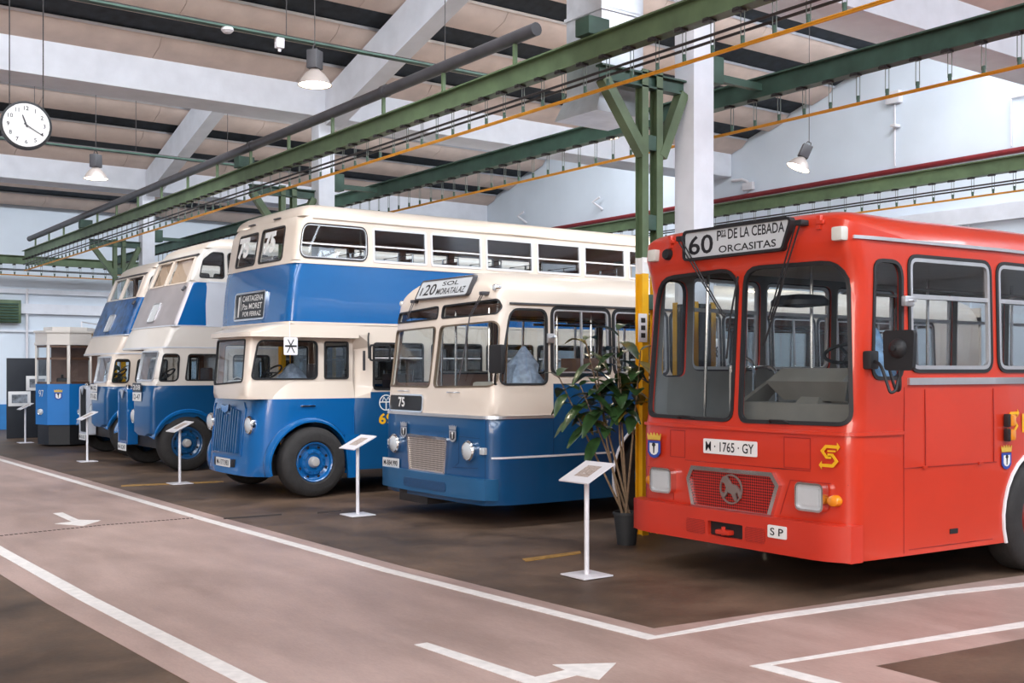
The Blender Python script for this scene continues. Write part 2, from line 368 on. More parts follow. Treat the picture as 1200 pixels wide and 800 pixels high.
class Wrap:
    """body side-front-side skin unrolled: u = arc length (0 at front centre, negative on the near side), z = height"""
    def __init__(s, L, wf, ws=None, tx=1.5, rc=0.15, bow=0.05, x0=0.0, yc=0.0, rake=None, xb=1.2, tumble=None, na=8):
        s.a = dict(L=L, wf=wf, ws=ws, tx=tx, rc=rc, bow=bow, x0=x0, yc=yc, rake=rake, xb=xb, tumble=tumble, na=na)
        ws = ws or wf; s.L, s.x0, s.yc, s.xb = L, x0, yc, xb; s.rake = rake or (lambda z: 0.0); s.tumble = tumble or (lambda z: 0.0)
        half = [(x0 + bow * (y / wf) ** 2, y) for y in [(wf - rc) * i / 6 for i in range(7)]]
        cp = Vector((x0 + bow, wf)); A = Vector(half[-1]); Bd = (Vector((x0 + tx, ws)) - cp).normalized(); B = cp + Bd * rc
        for j in range(1, na + 1):
            an = PI / 2 * j / na; t = j / na; half.append(tuple(A * (1 - t) ** 2 + cp * 2 * t * (1 - t) + B * t * t))
        s.ic = len(half) - 1
        half += [tuple(B + (Vector((x0 + tx, ws)) - B) * (i / 3)) for i in range(1, 4)]
        half += [(x0 + tx + (L - x0 - tx) * i / 6, ws) for i in range(1, 7)]
        s.half = half; us = [0.0]
        for i in range(1, len(half)): us.append(us[-1] + math.hypot(half[i][0] - half[i - 1][0], half[i][1] - half[i - 1][1]))
        s.us = us; s.U = us[-1]; s.uc = us[s.ic]
        s.hx = [p[0] for p in half]; s.hy = [p[1] for p in half]
    def side(s, x): return interp(x, s.hx[6:], s.us[6:])
    def front(s, y): return math.copysign(interp(abs(y), s.hy[:s.ic + 1], s.us[:s.ic + 1]), y)
    def S(s, x, z, sg=-1): return (sg * s.side(x), z)
    def F(s, y, z): return (s.front(y), z)
    def Sp(s, pts, sg=-1): return [s.S(x, z, sg) for x, z in pts]
    def Fp(s, pts): return [s.F(y, z) for y, z in pts]
    def M(s, u, z, off=0.0):
        a = abs(u); sg = -1 if u < 0 else 1
        x = interp(a, s.us, s.hx); y = interp(a, s.us, s.hy)
        e = 0.01; dx = interp(a + e, s.us, s.hx) - interp(a - e if a > e else 0, s.us, s.hx); dy = interp(a + e, s.us, s.hy) - interp(a - e if a > e else 0, s.us, s.hy)
        if a < e: dx = 0.0; dy = 1.0
        l = math.hypot(dx, dy) or 1; nx, ny = -dy / l, dx / l
        k = max(0.0, min(1.0, 1 - (x - s.x0) / s.xb)); x += s.rake(z) * k; y *= 1 - s.tumble(z)
        return (x + nx * off, s.yc + sg * (y + ny * off), z)
    def grid(s, z0, z1, dz=0.16, xmax=1.0):
        um = s.side(s.x0 + xmax); g = [0.0]; 
        for u in s.us[1:]:
            if u <= um: g += [u, -u]
        n = int((z1 - z0) / dz); return [(u + 1e-4 * ((k * 7) % 5), z0 + dz * (k + 0.5)) for u in g for k in range(n)]
    def roof(s, mb, prof, ztop, zr, ff=1.0, crown=0.05, mi=0, th=0.03):
        """prof: list of (inset, g) g 0..1; ztop(u) or number; loft rings inward and close along the middle"""
        rings = []; n = len(s.half)
        for inset, g in prof:
            a = dict(s.a); a['wf'] = max(0.06, s.a['wf'] - inset); a['ws'] = max(0.06, (s.a['ws'] or s.a['wf']) - inset)
            a['x0'] = s.x0 + inset * ff; a['rc'] = max(0.03, min(s.a['rc'] + inset * 0.25, a['wf'] * 0.9)); a['tumble'] = None; a['rake'] = None; a['bow'] = s.a['bow'] * a['wf'] / s.a['wf']
            W = Wrap(**a); R = []
            for sg in (-1, 1):
                for i in (range(n - 1, -1, -1) if sg < 0 else range(1, n)):
                    u = s.us[i] * sg; zt = ztop(u) if callable(ztop) else ztop
                    x, y = W.half[i]; k0 = max(0.0, min(1.0, 1 - (s.half[i][0] - s.x0) / s.xb))
                    tb = 1 - s.tumble(zt)
                    z = zt + g * (zr - zt); R.append((x + s.rake(min(z, zt)) * k0, s.yc + sg * y * tb, z + crown * g * (1 - (y / s.a['wf']) ** 2) * 0 + (crown * (inset / s.a['wf']) ** 0.8)))
            rings.append(R)
        m = len(rings[0]); b = len(mb.v)
        for R in rings: mb.v += R
        for k in range(len(rings) - 1):
            for i in range(m - 1): mb.f.append((b + k * m + i, b + k * m + i + 1, b + (k + 1) * m + i + 1, b + (k + 1) * m + i)); mb.m.append(mi)
        q = b + (len(rings) - 1) * m
        for i in range(m // 2):
            j = m - 1 - i
            if i + 1 < j: mb.f.append((q + i, q + i + 1, q + j - 1, q + j) if i + 1 != j - 1 else (q + i, q + i + 1, q + j)); mb.m.append(mi)
        return mb
def window(W, poly, parent, name='window', gm=None, off=-0.012, gask=0.022, gh=0.012, gmat=None, frame=None, fmat=None, curved=False, label=None, grid=None):
    """pane filling a hole, with a rubber gasket (and an optional inner metal frame) as its sub-parts"""
    mb = MB(); sheet(mb, W.M, poly, (), 0.0, off, grid=grid or (), step=0.25)
    o = mb.build(name, gm or GLS, parent, label=label)
    if gask:
        g = MB(); ring(g, W.M, offset(poly, gask * 0.6), offset(poly, -gask * 0.6), -0.02, gh)
        g.build('gasket', gmat or RUBBER, o)
    if frame:
        g = MB(); ring(g, W.M, offset(poly, -gask * 0.6), offset(poly, -gask * 0.6 - frame), -0.02, gh * 0.8)
        g.build('window_frame', fmat or ALU, o)
    return o
def bar(W, p, q, wd, o0, o1, mb, mi=0, n=1):   # flat bar following the skin between two (u,z) points
    p = Vector(p); q = Vector(q); d = (q - p).normalized(); nn = Vector((-d.y, d.x)) * wd / 2
    for i in range(n):
        a = p + (q - p) * (i / n); b = p + (q - p) * ((i + 1) / n)
        pts = [a - nn, b - nn, b + nn, a + nn]
        mb.hexa([W.M(k.x, k.y, o0) for k in pts] + [W.M(k.x, k.y, o1) for k in pts], mi)
    return mb
WHEEL_MESH = {}
def wheel(parent, x, y, r, rimmat, sg=-1, width=0.27, key='w', rear=False, rimr=0.56, hubmat=None):
    """tyre with rim and hub as sub-parts; sg = which way the outer face looks (-1 = -y)"""
    k = (key, sg)
    if k in WHEEL_MESH:
        o = copy_tree(WHEEL_MESH[k], parent); o.location = (x, y, r); return o
    w2 = width
    prof = [(r * rimr, 0.02), (r * 0.62, -0.015), (r * 0.80, -0.02), (r * 0.93, 0.0), (r * 0.985, 0.03), (r, 0.06), (r, w2 - 0.06), (r * 0.985, w2 - 0.03), (r * 0.93, w2), (r * 0.62, w2), (r * rimr, w2 - 0.03), (r * rimr, 0.02)]
    f = lambda p: [(a, (-sg) * b) for a, b in p]
    t = MB().lathe(f(prof), (0, 0, 0), 'y', 40, 0, False)
    o = t.build('wheel', TYRE, parent, (x, y, r))
    q = MB(); q.lathe(f([(r * rimr * 1.03, 0.01), (r * rimr * 0.99, 0.0), (r * rimr * 0.93, 0.012), (r * rimr * 0.88, 0.05), (r * 0.40, 0.075), (r * 0.36, 0.04), (r * 0.27, 0.03), (r * 0.24, 0.05), (0.0, 0.06)]), (0, 0, 0), 'y', 32, 0, False)
    for i in range(10):
        a = 2 * PI * i / 10; q.lathe(f([(0.016, 0.05), (0.016, 0.015), (0.0, 0.012)]), (r * 0.315 * math.sin(a), 0, r * 0.315 * math.cos(a)), 'y', 6)
    for i in range(8):
        a = 2 * PI * (i + .5) / 8; q.lathe(f([(r * 0.045, 0.07), (r * 0.045, 0.055), (0.0, 0.052)]), (r * 0.45 * math.sin(a), 0, r * 0.45 * math.cos(a)), 'y', 8, 1)
    q.build('rim', [rimmat, BLACK], o)
    h = MB().lathe(f([(r * 0.16, 0.06), (r * 0.15, 0.0), (r * 0.11, -0.03), (0.0, -0.04)]), (0, 0, 0), 'y', 20)
    h.build('hub', hubmat or HUB, o)
    WHEEL_MESH[k] = o; return o
def arch_pts(xc, zc, r, zb, n=14):   # wheel opening outline from rear foot to front foot, above zb
    a0 = math.asin(max(-1, min(1, (zb - zc) / r)))
    return [(xc + r * math.cos(a0 + (PI - 2 * a0) * i / n), zc + r * math.sin(a0 + (PI - 2 * a0) * i / n)) for i in range(n + 1)]
def outline(W, zb, zt, arches, far_arches=None):
    """skin outline: bottom edge with wheel openings on both sides, flat (or functional) top"""
    zt = zt if callable(zt) else (lambda u, q=zt: q); o = []
    o.append((-W.U, zb))
    for xc, zc, r in sorted(arches, key=lambda a: -a[0]): o += [W.S(x, z, -1) for x, z in arch_pts(xc, zc, r, zb)]
    for xc, zc, r in sorted(arches if far_arches is None else far_arches, key=lambda a: a[0]): o += [W.S(x, z, 1) for x, z in reversed(arch_pts(xc, zc, r, zb))]
    o.append((W.U, zb))
    tops = sorted(set([W.U, -W.U, 0.0] + [u for u in W.us if u < W.U] + [-u for u in W.us]), reverse=True)
    o += [(u, zt(u)) for u in tops]
    return o
def seat_mesh(key, m, wd=0.42, h=0.45, bh=0.5):
    mb = MB(); mb.bbox(0.0, 0.42, -wd / 2, wd / 2, h - 0.07, h, 0.025); mb.bbox(0.40, 0.47, -wd / 2, wd / 2, h - 0.05, h + bh, 0.03)
    mb.tube([(0.43, -wd / 2, h + 0.1), (0.44, -wd / 2, h + bh + 0.06), (0.44, wd / 2, h + bh + 0.06), (0.43, wd / 2, h + 0.1)], 0.012, 6, 1)
    mb.box(0.05, 0.1, -0.04, 0.04, 0, h - 0.05, 1); mb.box(0.3, 0.35, -0.04, 0.04, 0, h - 0.05, 1)
    return mb
def seats(parent, xs, ys, z, m, key):
    first = None
    for x in xs:
        for y in ys:
            if first is None: first = seat_mesh(key, m).build('seat', [m, CHROME], parent, (x, y, z))
            else: c = first.copy(); COL.objects.link(c); c.parent = parent; c.location = (x, y, z)
def disc_lamp(parent, name, c, r, depth, label=None, bez=True, mats=None):   # round lamp facing -x
    mb = MB(); mb.lathe([(r * 0.9, 0.02), (r * 0.9, -depth * 0.5), (r * 0.6, -depth * 0.85), (0.0, -depth)], c, 'x', 24, 0)
    o = mb.build(name, LAMPG, parent, label=label)
    if bez: MB().lathe([(r, 0.06), (r * 1.12, 0.0), (r * 1.12, -depth * 0.3), (r * 0.98, -depth * 0.55), (r * 0.9, -depth * 0.5), (r * 0.88, 0.0)], c, 'x', 24, 0, False).build('bezel', CHROME, o)
    return o
# ================================================================ the hall
def struct(name, mb, m, ang=32): return tag(mb.build(name, m, ang=ang), kind='structure')
def floor_mat(name, c1, c2, rough, scale, streak, spots):
    m, nt, b = _nodes(name); tx = nt.nodes.new('ShaderNodeTexCoord'); mp = nt.nodes.new('ShaderNodeMapping'); mp.inputs['Scale'].default_value = streak
    n = nt.nodes.new('ShaderNodeTexNoise'); n.inputs['Scale'].default_value = scale; n.inputs['Detail'].default_value = 8; n.inputs['Roughness'].default_value = 0.65
    n2 = nt.nodes.new('ShaderNodeTexNoise'); n2.inputs['Scale'].default_value = 0.55; n2.inputs['Detail'].default_value = 5
    n3 = nt.nodes.new('ShaderNodeTexNoise'); n3.inputs['Scale'].default_value = 26; n3.inputs['Detail'].default_value = 3
    r = nt.nodes.new('ShaderNodeValToRGB'); r.color_ramp.elements[0].position = 0.38; r.color_ramp.elements[1].position = 0.62
    r.color_ramp.elements[0].color = (*c1, 1); r.color_ramp.elements[1].color = (*c2, 1)
    a = nt.nodes.new('ShaderNodeMath'); a.operation = 'MULTIPLY_ADD'; a.inputs[1].default_value = 0.55
    h = nt.nodes.new('ShaderNodeMath'); h.operation = 'MULTIPLY'; h.inputs[1].default_value = 0.45
    nt.links.new(tx.outputs['Object'], mp.inputs[0]); nt.links.new(mp.outputs[0], n.inputs['Vector']); nt.links.new(tx.outputs['Object'], n2.inputs['Vector']); nt.links.new(mp.outputs[0], n3.inputs['Vector'])
    nt.links.new(n2.outputs['Fac'], h.inputs[0]); nt.links.new(n.outputs['Fac'], a.inputs[0]); nt.links.new(h.outputs[0], a.inputs[2])
    nt.links.new(a.outputs[0], r.inputs['Fac'])
    mxx = nt.nodes.new('ShaderNodeMixRGB'); mxx.blend_type = 'MULTIPLY'; mxx.inputs['Fac'].default_value = spots
    nt.links.new(r.outputs[0], mxx.inputs['Color1']); nt.links.new(n3.outputs['Color'], mxx.inputs['Color2']); 
    hs = nt.nodes.new('ShaderNodeHueSaturation'); hs.inputs['Saturation'].default_value = 0.0; hs.inputs['Value'].default_value = 1.9
    nt.links.new(n3.outputs['Color'], hs.inputs['Color']); nt.links.new(hs.outputs[0], mxx.inputs['Color2'])
    nt.links.new(mxx.outputs[0], b.inputs['Base Color'])
    rr = nt.nodes.new('ShaderNodeMapRange'); rr.inputs['To Min'].default_value = rough - 0.1; rr.inputs['To Max'].default_value = rough + 0.15
    nt.links.new(n.outputs['Fac'], rr.inputs['Value']); nt.links.new(rr.outputs[0], b.inputs['Roughness'])
    bp = nt.nodes.new('ShaderNodeBump'); bp.inputs['Strength'].default_value = 0.12; bp.inputs['Distance'].default_value = 0.01
    nt.links.new(n3.outputs['Fac'], bp.inputs['Height']); nt.links.new(bp.outputs[0], b.inputs['Normal'])
    return m
FLOOR = floor_mat('worn_brown_concrete', (0.036, 0.022, 0.014), (0.15, 0.094, 0.062), 0.5, 1.5, (1, 1, 1), 0.35)
LANE = floor_mat('pink_painted_lane', (0.30, 0.203, 0.172), (0.46, 0.322, 0.282), 0.40, 1.0, (2.6, 0.7, 1), 0.22)
LINE = mat('white_road_paint', (0.72, 0.67, 0.64), 0.55, var=0.10, scale=14)
YLINE = mat('worn_yellow_road_paint', (0.36, 0.20, 0.05), 0.6, var=0.35, scale=14)
struct('floor', MB().box(-14, 19.2, -8, 35.8, -0.2, 0.0), FLOOR)
Z1, Z2 = 0.003, 0.006
def flat(name, polys, m, z, kind='structure', label=None, cat=None, group=None):
    mb = MB()
    for p in polys:
        if area2(p) < 0: p = p[::-1]
        mb.prism(p, 'z', 0.0005, z)
    o = mb.build(name, m); o.data.polygons.foreach_set('use_smooth', [False] * len(o.data.polygons)); return tag(o, label, cat, group, kind)
# painted lane: runs away between the lines, turns off to the right along the red bus
far_edge = [(4.55, 35), (4.66, 23.4), (4.73, 12.53), (4.81, 8.52), (5.0, 5.33)]
near_edge = [(2.20, 35), (2.31, 11.65), (2.36, 8.78), (2.47, 5.91), (2.75, 3.0), (3.1, 0.5)]
lane = [(4.8, 35), (4.90, 23.4), (4.97, 12.5), (5.03, 8.6), (5.2, 5.52), (8.9, 5.12), (14, 4.5), (14, 3.0), (7.3, 3.85), (5.6, 4.05), (5.5, 0.0), (5.5, -4), (2.0, -4), (2.2, 3.0), (2.2, 5.9), (2.07, 8.8), (2.02, 11.6), (1.9, 35)]
flat('trim_1', [lane], LANE, Z1)
def strip(pts, wd):
    o = []; n = len(pts)
    L = []; R = []
    for i, p in enumerate(pts):
        a = Vector(pts[max(i - 1, 0)]); b = Vector(pts[min(i + 1, n - 1)]); d = (b - a).normalized(); nn = Vector((-d.y, d.x))
        if 0 < i < n - 1:
            d1 = (Vector(p) - a).normalized(); c = max(0.5, abs(d1.dot(d)))
        else: c = 1
        L.append(tuple(Vector(p) + nn * wd / 2 / c)); R.append(tuple(Vector(p) - nn * wd / 2 / c))
    return [[L[i], L[i + 1], R[i + 1], R[i]] for i in range(n - 1)]
flat('trim_2', strip(far_edge + [(6.1, 5.28), (7.83, 5.06), (8.7, 4.87), (14, 4.2)], 0.115), LINE, Z2)
flat('trim_3', strip(near_edge, 0.125), LINE, Z2)
flat('trim_4', strip([(5.3, 0.0), (5.05, 4.45), (7.36, 4.1), (14, 3.2)], 0.115), LINE, Z2)
# direction arrows and bay marks painted on the floor
ARW = [(3.649, 6.082), (3.744, 6.081), (3.821, 5.035), (4.053, 5.049), (4.066, 5.187), (4.395, 4.993), (4.082, 4.781), (4.036, 4.927), (3.798, 4.903), (3.701, 4.932)]
flat('floor_arrow', [ARW], LINE, Z2, None, 'bent white arrow painted on pink lane near the red bus', 'floor marking')
AR2 = [(3.430, 14.266), (3.548, 14.301), (3.525, 13.480), (3.720, 13.274), (3.431, 12.924), (3.217, 13.303), (3.418, 13.359)]
flat('floor_arrow', [AR2], LINE, Z2, None, 'small straight white arrow painted far down the pink lane', 'floor marking')
flat('bay_line', [[(6.128, 8.272), (6.842, 8.294), (6.769, 8.192), (6.071, 8.143)]], YLINE, Z2, None, 'short yellow line on dark floor beside the sign stand before the red bus', 'floor marking')
flat('bay_line', [[(5.121, 17.187), (6.631, 16.897), (6.555, 16.704), (5.065, 16.997)]], YLINE, Z2, None, 'faded yellow line on floor before the blue half-cab double-decker', 'floor marking')
JNT = mat('dark_floor_joint', (0.030, 0.022, 0.02), 0.8, var=0.2)
pol = []; JP = [(2.514, 12.668), (3.623, 12.861), (4.685, 12.851)]
for i in range(44):
    f = i / 22.0; k = min(int(f), 1); a = Vector(JP[k]); b = Vector(JP[k + 1]); d = (b - a) / 22; q = a + d * (i - 22 * k); n = Vector((-d.y, d.x)).normalized() * 0.018
    pol.append([tuple(q - n), tuple(q + d * 0.6 - n), tuple(q + d * 0.6 + n), tuple(q + n)])
flat('drain_joint', pol, JNT, Z2, None, 'row of dark slots of an old joint crossing the pink lane', 'floor joint')
flat('drain_joint', [[(4.963, 12.648), (5.684, 12.609), (5.637, 12.504), (4.918, 12.533)], [(6.111, 12.500), (6.443, 12.508), (6.388, 12.401), (6.053, 12.381)]], JNT, Z1, None, 'dark continuation of the old joint on the brown floor', 'floor joint')
# walls
struct('wall_back', MB().box(18.92, 19.2, -8, 35.8, 0, 10.5), WALL_B)
struct('wall_far', MB().box(-14, 18.92, 35.5, 35.8, 0, 10.5), WALL_B)
struct('wall_left', MB().box(-14.2, -14, -8, 35.8, 0, 10.5), WALL_D)
struct('wall_front', MB().box(-14, 19.2, -8.2, -8, 0, 10.5), WALL_B)
DADO = mat('blue_dado_paint', (0.03, 0.20, 0.50), 0.6, var=0.05)
struct('baseboard_far', MB().box(-14, 18.9, 35.44, 35.5, 0, 0.75), DADO)
mb = MB(); mb.box(-2, 18.9, 35.40, 35.5, 4.05, 4.18); mb.box(-2, 18.9, 35.42, 35.5, 2.9, 2.96); mb.box(-2, 18.9, 35.36, 35.5, 3.45, 3.75)
struct('trim_5', mb, CONC_W)
mb = MB()
mb.box(18.80, 18.92, -6, 35, 4.45, 4.75); mb.box(18.86, 18.92, -6, 35, 3.9, 4.0)
for i in range(20): mb.box(18.87, 18.92, -6 + i * 1.6, -5.94 + i * 1.6, 2.0, 4.45)
struct('trim_6', mb, CONC_W)
# sawtooth roof: slabs along x on rafters, dark boarding above, gutter beams along x
SL = 0.295
BAYS = [(-8.0, -0.75), (-0.4, 8.85), (9.2, 17.9), (18.2, 27.65), (28.0, 35.5)]
def rz(y, ylow): return 6.62 + (ylow - y) * SL
for bi, (ya, yb) in enumerate(BAYS):
    mb = MB(); c, s_ = math.cos(math.atan(SL)), math.sin(math.atan(SL))
    y = yb - 0.87
    while y > ya - 0.1:
        y0 = y; z0 = rz(y0, yb)
        sec = [(0.0, 0.07), (0.0, 0.03), (0.02, 0.02), (0.16, -0.06), (0.60, -0.06), (0.63, 0.07)]
        poly = [(y0 + a * c + b * s_, z0 - a * s_ + b * c) for a, b in sec]
        # panels 1.45 m long with fine joints
        x = -13.9
        while x < 18.8:
            x2 = min(x + 2.45, 18.9); mb.prism(poly, 'x', x, x2 - 0.008, 0); x = x2
        mb.prism([(y0 - 0.04, z0 + 0.055), (y0 - 0.01, z0 + 0.02), (y0 + 0.008, z0 + 0.03), (y0 - 0.02, z0 + 0.065)], 'x', -13.9, 18.9, 2)
        y -= 1.18
    h = 0.068
    mb.hexa([(-14, ya, rz(ya, yb) + h), (18.92, ya, rz(ya, yb) + h), (18.92, yb + 0.1, rz(yb + 0.1, yb) + h), (-14, yb + 0.1, rz(yb + 0.1, yb) + h),
             (-14, ya, rz(ya, yb) + h + .1), (18.92, ya, rz(ya, yb) + h + .1), (18.92, yb + 0.1, rz(yb + 0.1, yb) + h + .1), (-14, yb + 0.1, rz(yb + 0.1, yb) + h + .1)], 1)
    struct('ceiling', mb, [CONC_S, SKY_D, ALU])
BEAMS = [(8.45, 9.22, 'white concrete gutter beam crossing high above the red bus'), (17.5, 18.27, 'white concrete gutter beam behind the hanging lamp, in front of the clock rods'), (27.25, 28.05, 'white concrete gutter beam farthest away above the tram end')]
for y0, y1, lab in BEAMS:
    mb = MB(); mb.bbox(-13.9, 18.9, y0, y1, 6.15, 6.68, 0.015); mb.box(-13.9, 18.9, y0 + 0.05, y1 - 0.05, 6.68, 6.78)
    tag(mb.build('roof_beam', CONC_W), lab, 'beam', 'gutter beams of the roof')
COLS = [(8.75, 'white concrete column rising behind the red bus roof'), (17.88, 'white concrete column between the two blue and cream double-deckers'), (27.6, 'white concrete column farthest away, behind the half-cab buses')]
PROT = mat('column_guard_yellow_black', (0.55, 0.30, 0.02), 0.6, var=0.1)
for (yc, lab), (ya, yb) in zip(COLS, BAYS[1:4]):
    t = empty('column', (8.85, yc, 0), lab, 'column', 'white concrete columns')
    MB().bbox(-0.155, 0.155, -0.15, 0.15, 0, 6.12, 0.012).build('shaft', CONC_W, t)
    mb = MB()
    for sx in (-1, 1):
        for sy in (-1, 1): mb.box(sx * 0.10, sx * 0.17, sy * 0.10, sy * 0.165, 0, 2.5)
    mb.box(-0.165, 0.165, -0.16, 0.16, 0.0, 2.48, 1)
    mb.build('corner_guard', [PROT, BLACK], t)
    # rafter from the column head up towards the ridge
    y1 = yc - 0.40; y2 = ya + 0.25; zt = lambda y: rz(y, yb) - 0.12
    r = MB(); w2 = 0.15; zz = 0.72
    r.hexa([(8.85 - w2, y2, zt(y2) - zz), (8.85 + w2, y2, zt(y2) - zz), (8.85 + w2, y1, zt(y1) - zz + 0.1), (8.85 - w2, y1, zt(y1) - zz + 0.1),
            (8.85 - w2, y2, zt(y2)), (8.85 + w2, y2, zt(y2)), (8.85 + w2, y1, zt(y1)), (8.85 - w2, y1, zt(y1))])
    tag(r.build('rafter', CONC_W), {8.75: 'white sloping rafter rising from the column nearest the camera', 17.88: 'wide white sloping rafter descending behind the nearest hanging lamp', 27.6: 'white sloping rafter seen beyond the second gutter beam, right of the clock'}[yc], 'rafter', 'sloping rafters of the roof')
# crane rails
HANG = {}
def crane_rail(label, x, y0, y1, black, axis='y', z0=4.93, step=0.36, mat_=GREEN):
    t = empty('crane_rail', (x if axis == 'y' else y0, y0 if axis == 'y' else x, 0), label, 'rail', 'green crane rails under the roof')
    if axis == 'x': t.rotation_euler = (0, 0, -PI / 2)
    L = y1 - y0; b = MB()
    for zz in (z0, z0 + 0.225): b.box(-0.075, 0.075, 0, L, zz, zz + 0.018)
    b.box(-0.008, 0.008, 0, L, z0 + 0.01, z0 + 0.23); b.build('i_beam', mat_, t)
    c = MB().tube([(0, 0, z0 - 0.325), (0, L, z0 - 0.325)], 0.014, 6); c.box(-0.02, 0.02, 0, L, z0 - 0.318, z0 - 0.308)
    c.build('conductor_bar', CRANE_Y, t, label='yellow conductor bar')
    if black:
        c = MB().tube([(-0.03, 0, z0 - 0.15), (-0.03, L, z0 - 0.15)], 0.014, 6); c.tube([(0.03, 0, z0 - 0.185), (0.03, L, z0 - 0.185)], 0.014, 6)
        c.build('conductor_bar', IRON, t, label='pair of dark conductor bars')
    n = min(98, int(L / step)); 
    for i in range(n):
        yy = (i + 0.5) * L / n
        if z0 not in HANG:
            h = MB(); 
            for d in (-0.022, 0.022): h.tube([(0, d, z0 + 0.005), (0, d, z0 - 0.27)], 0.0045, 5)
            h.tube([(0, 0, z0 - 0.235), (0, 0, z0 - 0.305)], 0.019, 8, 1); h.box(-0.10, 0.02, -0.03, 0.03, z0 - 0.022, z0 - 0.002, 2); h.box(-0.09, -0.06, -0.045, 0.045, z0 - 0.035, z0 - 0.01, 2)
            HANG[z0] = h.build('hanger', [HROD, GREEN_D, IRON], t, (0, yy, 0))
        else:
            o = HANG[z0].copy(); COL.objects.link(o); o.parent = t; o.location = (0, yy, 0)
    return t
crane_rail('nearest green crane rail, with two dark bars and a yellow bar below', 7.38, 0.4, 33.9, True)
crane_rail('second green crane rail, dark, with only a yellow bar below', 10.0, 0.4, 34.0, False, mat_=GREEN_D)
crane_rail('green crane rail running along the pale back wall', 16.9, 0.4, 34.0, True)
crane_rail('short green crane rail crossing in front of the far wall', 34.35, 3.0, 18.0, True, axis='x', z0=4.83)
# lattice posts that carry the rails
def post(yc, label):
    t = empty('crane_post', (8.2, yc, 0), label, 'post', 'green crane posts')
    for x, nm in ((-0.13, 'leg'), (0.08, 'leg')):
        b = MB(); b.box(x - 0.045, x + 0.045, -0.055, -0.045, 2.95, 4.95); b.box(x - 0.045, x + 0.045, 0.045, 0.055, 2.95, 4.95); b.box(x - 0.006, x + 0.006, -0.05, 0.05, 2.95, 4.95)
        b.box(x - 0.045, x + 0.045, -0.055, -0.045, 2.78, 2.95, 1); b.box(x - 0.045, x + 0.045, 0.045, 0.055, 2.78, 2.95, 1); b.box(x - 0.006, x + 0.006, -0.05, 0.05, 2.78, 2.95, 1)
        b.box(x - 0.045, x + 0.045, -0.055, -0.045, 0, 2.78, 2); b.box(x - 0.045, x + 0.045, 0.045, 0.055, 0, 2.78, 2); b.box(x - 0.006, x + 0.006, -0.05, 0.05, 0, 2.78, 2)
        b.build(nm, [GREEN, WHITE, YEL], t)
    for zz in (0.6, 1.5, 2.4, 3.25, 4.1):
        MB().bbox(-0.085, 0.035, -0.05, 0.05, zz, zz + 0.16, 0.006).build('tie_plate', GREEN_D, t)
    b = MB(); b.box(-0.73, 0.48, -0.055, 0.055, 4.76, 4.78); b.box(-0.73, 0.48, -0.055, 0.055, 4.90, 4.92); b.box(-0.73, 0.48, -0.006, 0.006, 4.77, 4.91)
    b.build('bracket_arm', GREEN_D, t)
    b = MB(); b.bbox(0.82, 1.02, -0.1, 0.1, 4.95, 5.25, 0.01); b.box(1.0, 1.72, -0.04, 0.04, 5.0, 5.08)
    b.build('column_bracket', GREEN_D, t)
    for sg, x0, x1 in ((-1, -0.12, -0.68), (1, 0.13, 0.46)):
        b = MB(); d = Vector((x1 - x0, 0, 4.78 - 4.05)).normalized(); nn = Vector((-d.z, 0, d.x)) * 0.055
        p, q = Vector((x0, 0, 4.05)), Vector((x1, 0, 4.78)); yv = Vector((0, 0.06, 0))
        b.hexa([p - nn - yv, p + nn - yv, p + nn + yv, p - nn + yv, q - nn - yv, q + nn - yv, q + nn + yv, q - nn + yv])
        b.build('brace', GREEN, t)
    b = MB(); b.bbox(-0.96, -0.68, -0.11, 0.11, 5.176, 5.36, 0.01); b.build('rail_clamp', GREEN_D, t)
post(8.75, 'green crane post with yellow foot beside the red bus')
post(17.88, 'green crane post behind the cream roof of the tall double-decker')
post(27.6, 'green crane post farthest away beyond the half-cab buses')
t = empty('post_sign', (8.0, 8.67, 2.2), 'small narrow white sign fixed to the yellow foot of the post beside the red bus', 'sign')
MB().bbox(-0.06, 0.06, -0.012, 0.0, -0.15, 0.15, 0.004).build('plate', STEEL_W, t)
for zz in (-0.08, 0.0, 0.08): MB().bbox(-0.03, 0.03, -0.016, -0.012, zz - 0.025, zz + 0.025, 0.002).build('pictogram', IRON, t)
# big dark pipe above the nearest rail
t = empty('ventilation_pipe', (7.38, 9.7, 0), 'long dark grey pipe running above the nearest green rail', 'pipe')
p = MB().tube([(0, 0, 5.50), (0, 12, 5.49), (0, 23.6, 5.46)], 0.075, 14); p.tube([(0, 3.3, 5.50), (0, 3.42, 5.5)], 0.085, 14); p.tube([(0, 7.8, 5.50), (0, 7.92, 5.5)], 0.085, 14); p.build('pipe', PIPE_G, t)
MB().tube([(0.12, 0.3, 5.53), (0.12, 12, 5.53), (0.12, 23.6, 5.5)], 0.03, 8).build('pipe', PIPE_G, t, label='thin dark pipe beside the thick one')
b0 = None
for i in range(16):
    if b0 is None: b0 = MB().box(-0.02, 0.02, -0.02, 0.02, 5.176, 5.43).build('stand_off', GREEN, t, (0, 0.4, 0))
    else: o = b0.copy(); COL.objects.link(o); o.parent = t; o.location = (0.0, 0.4 + i * 1.5, 0)
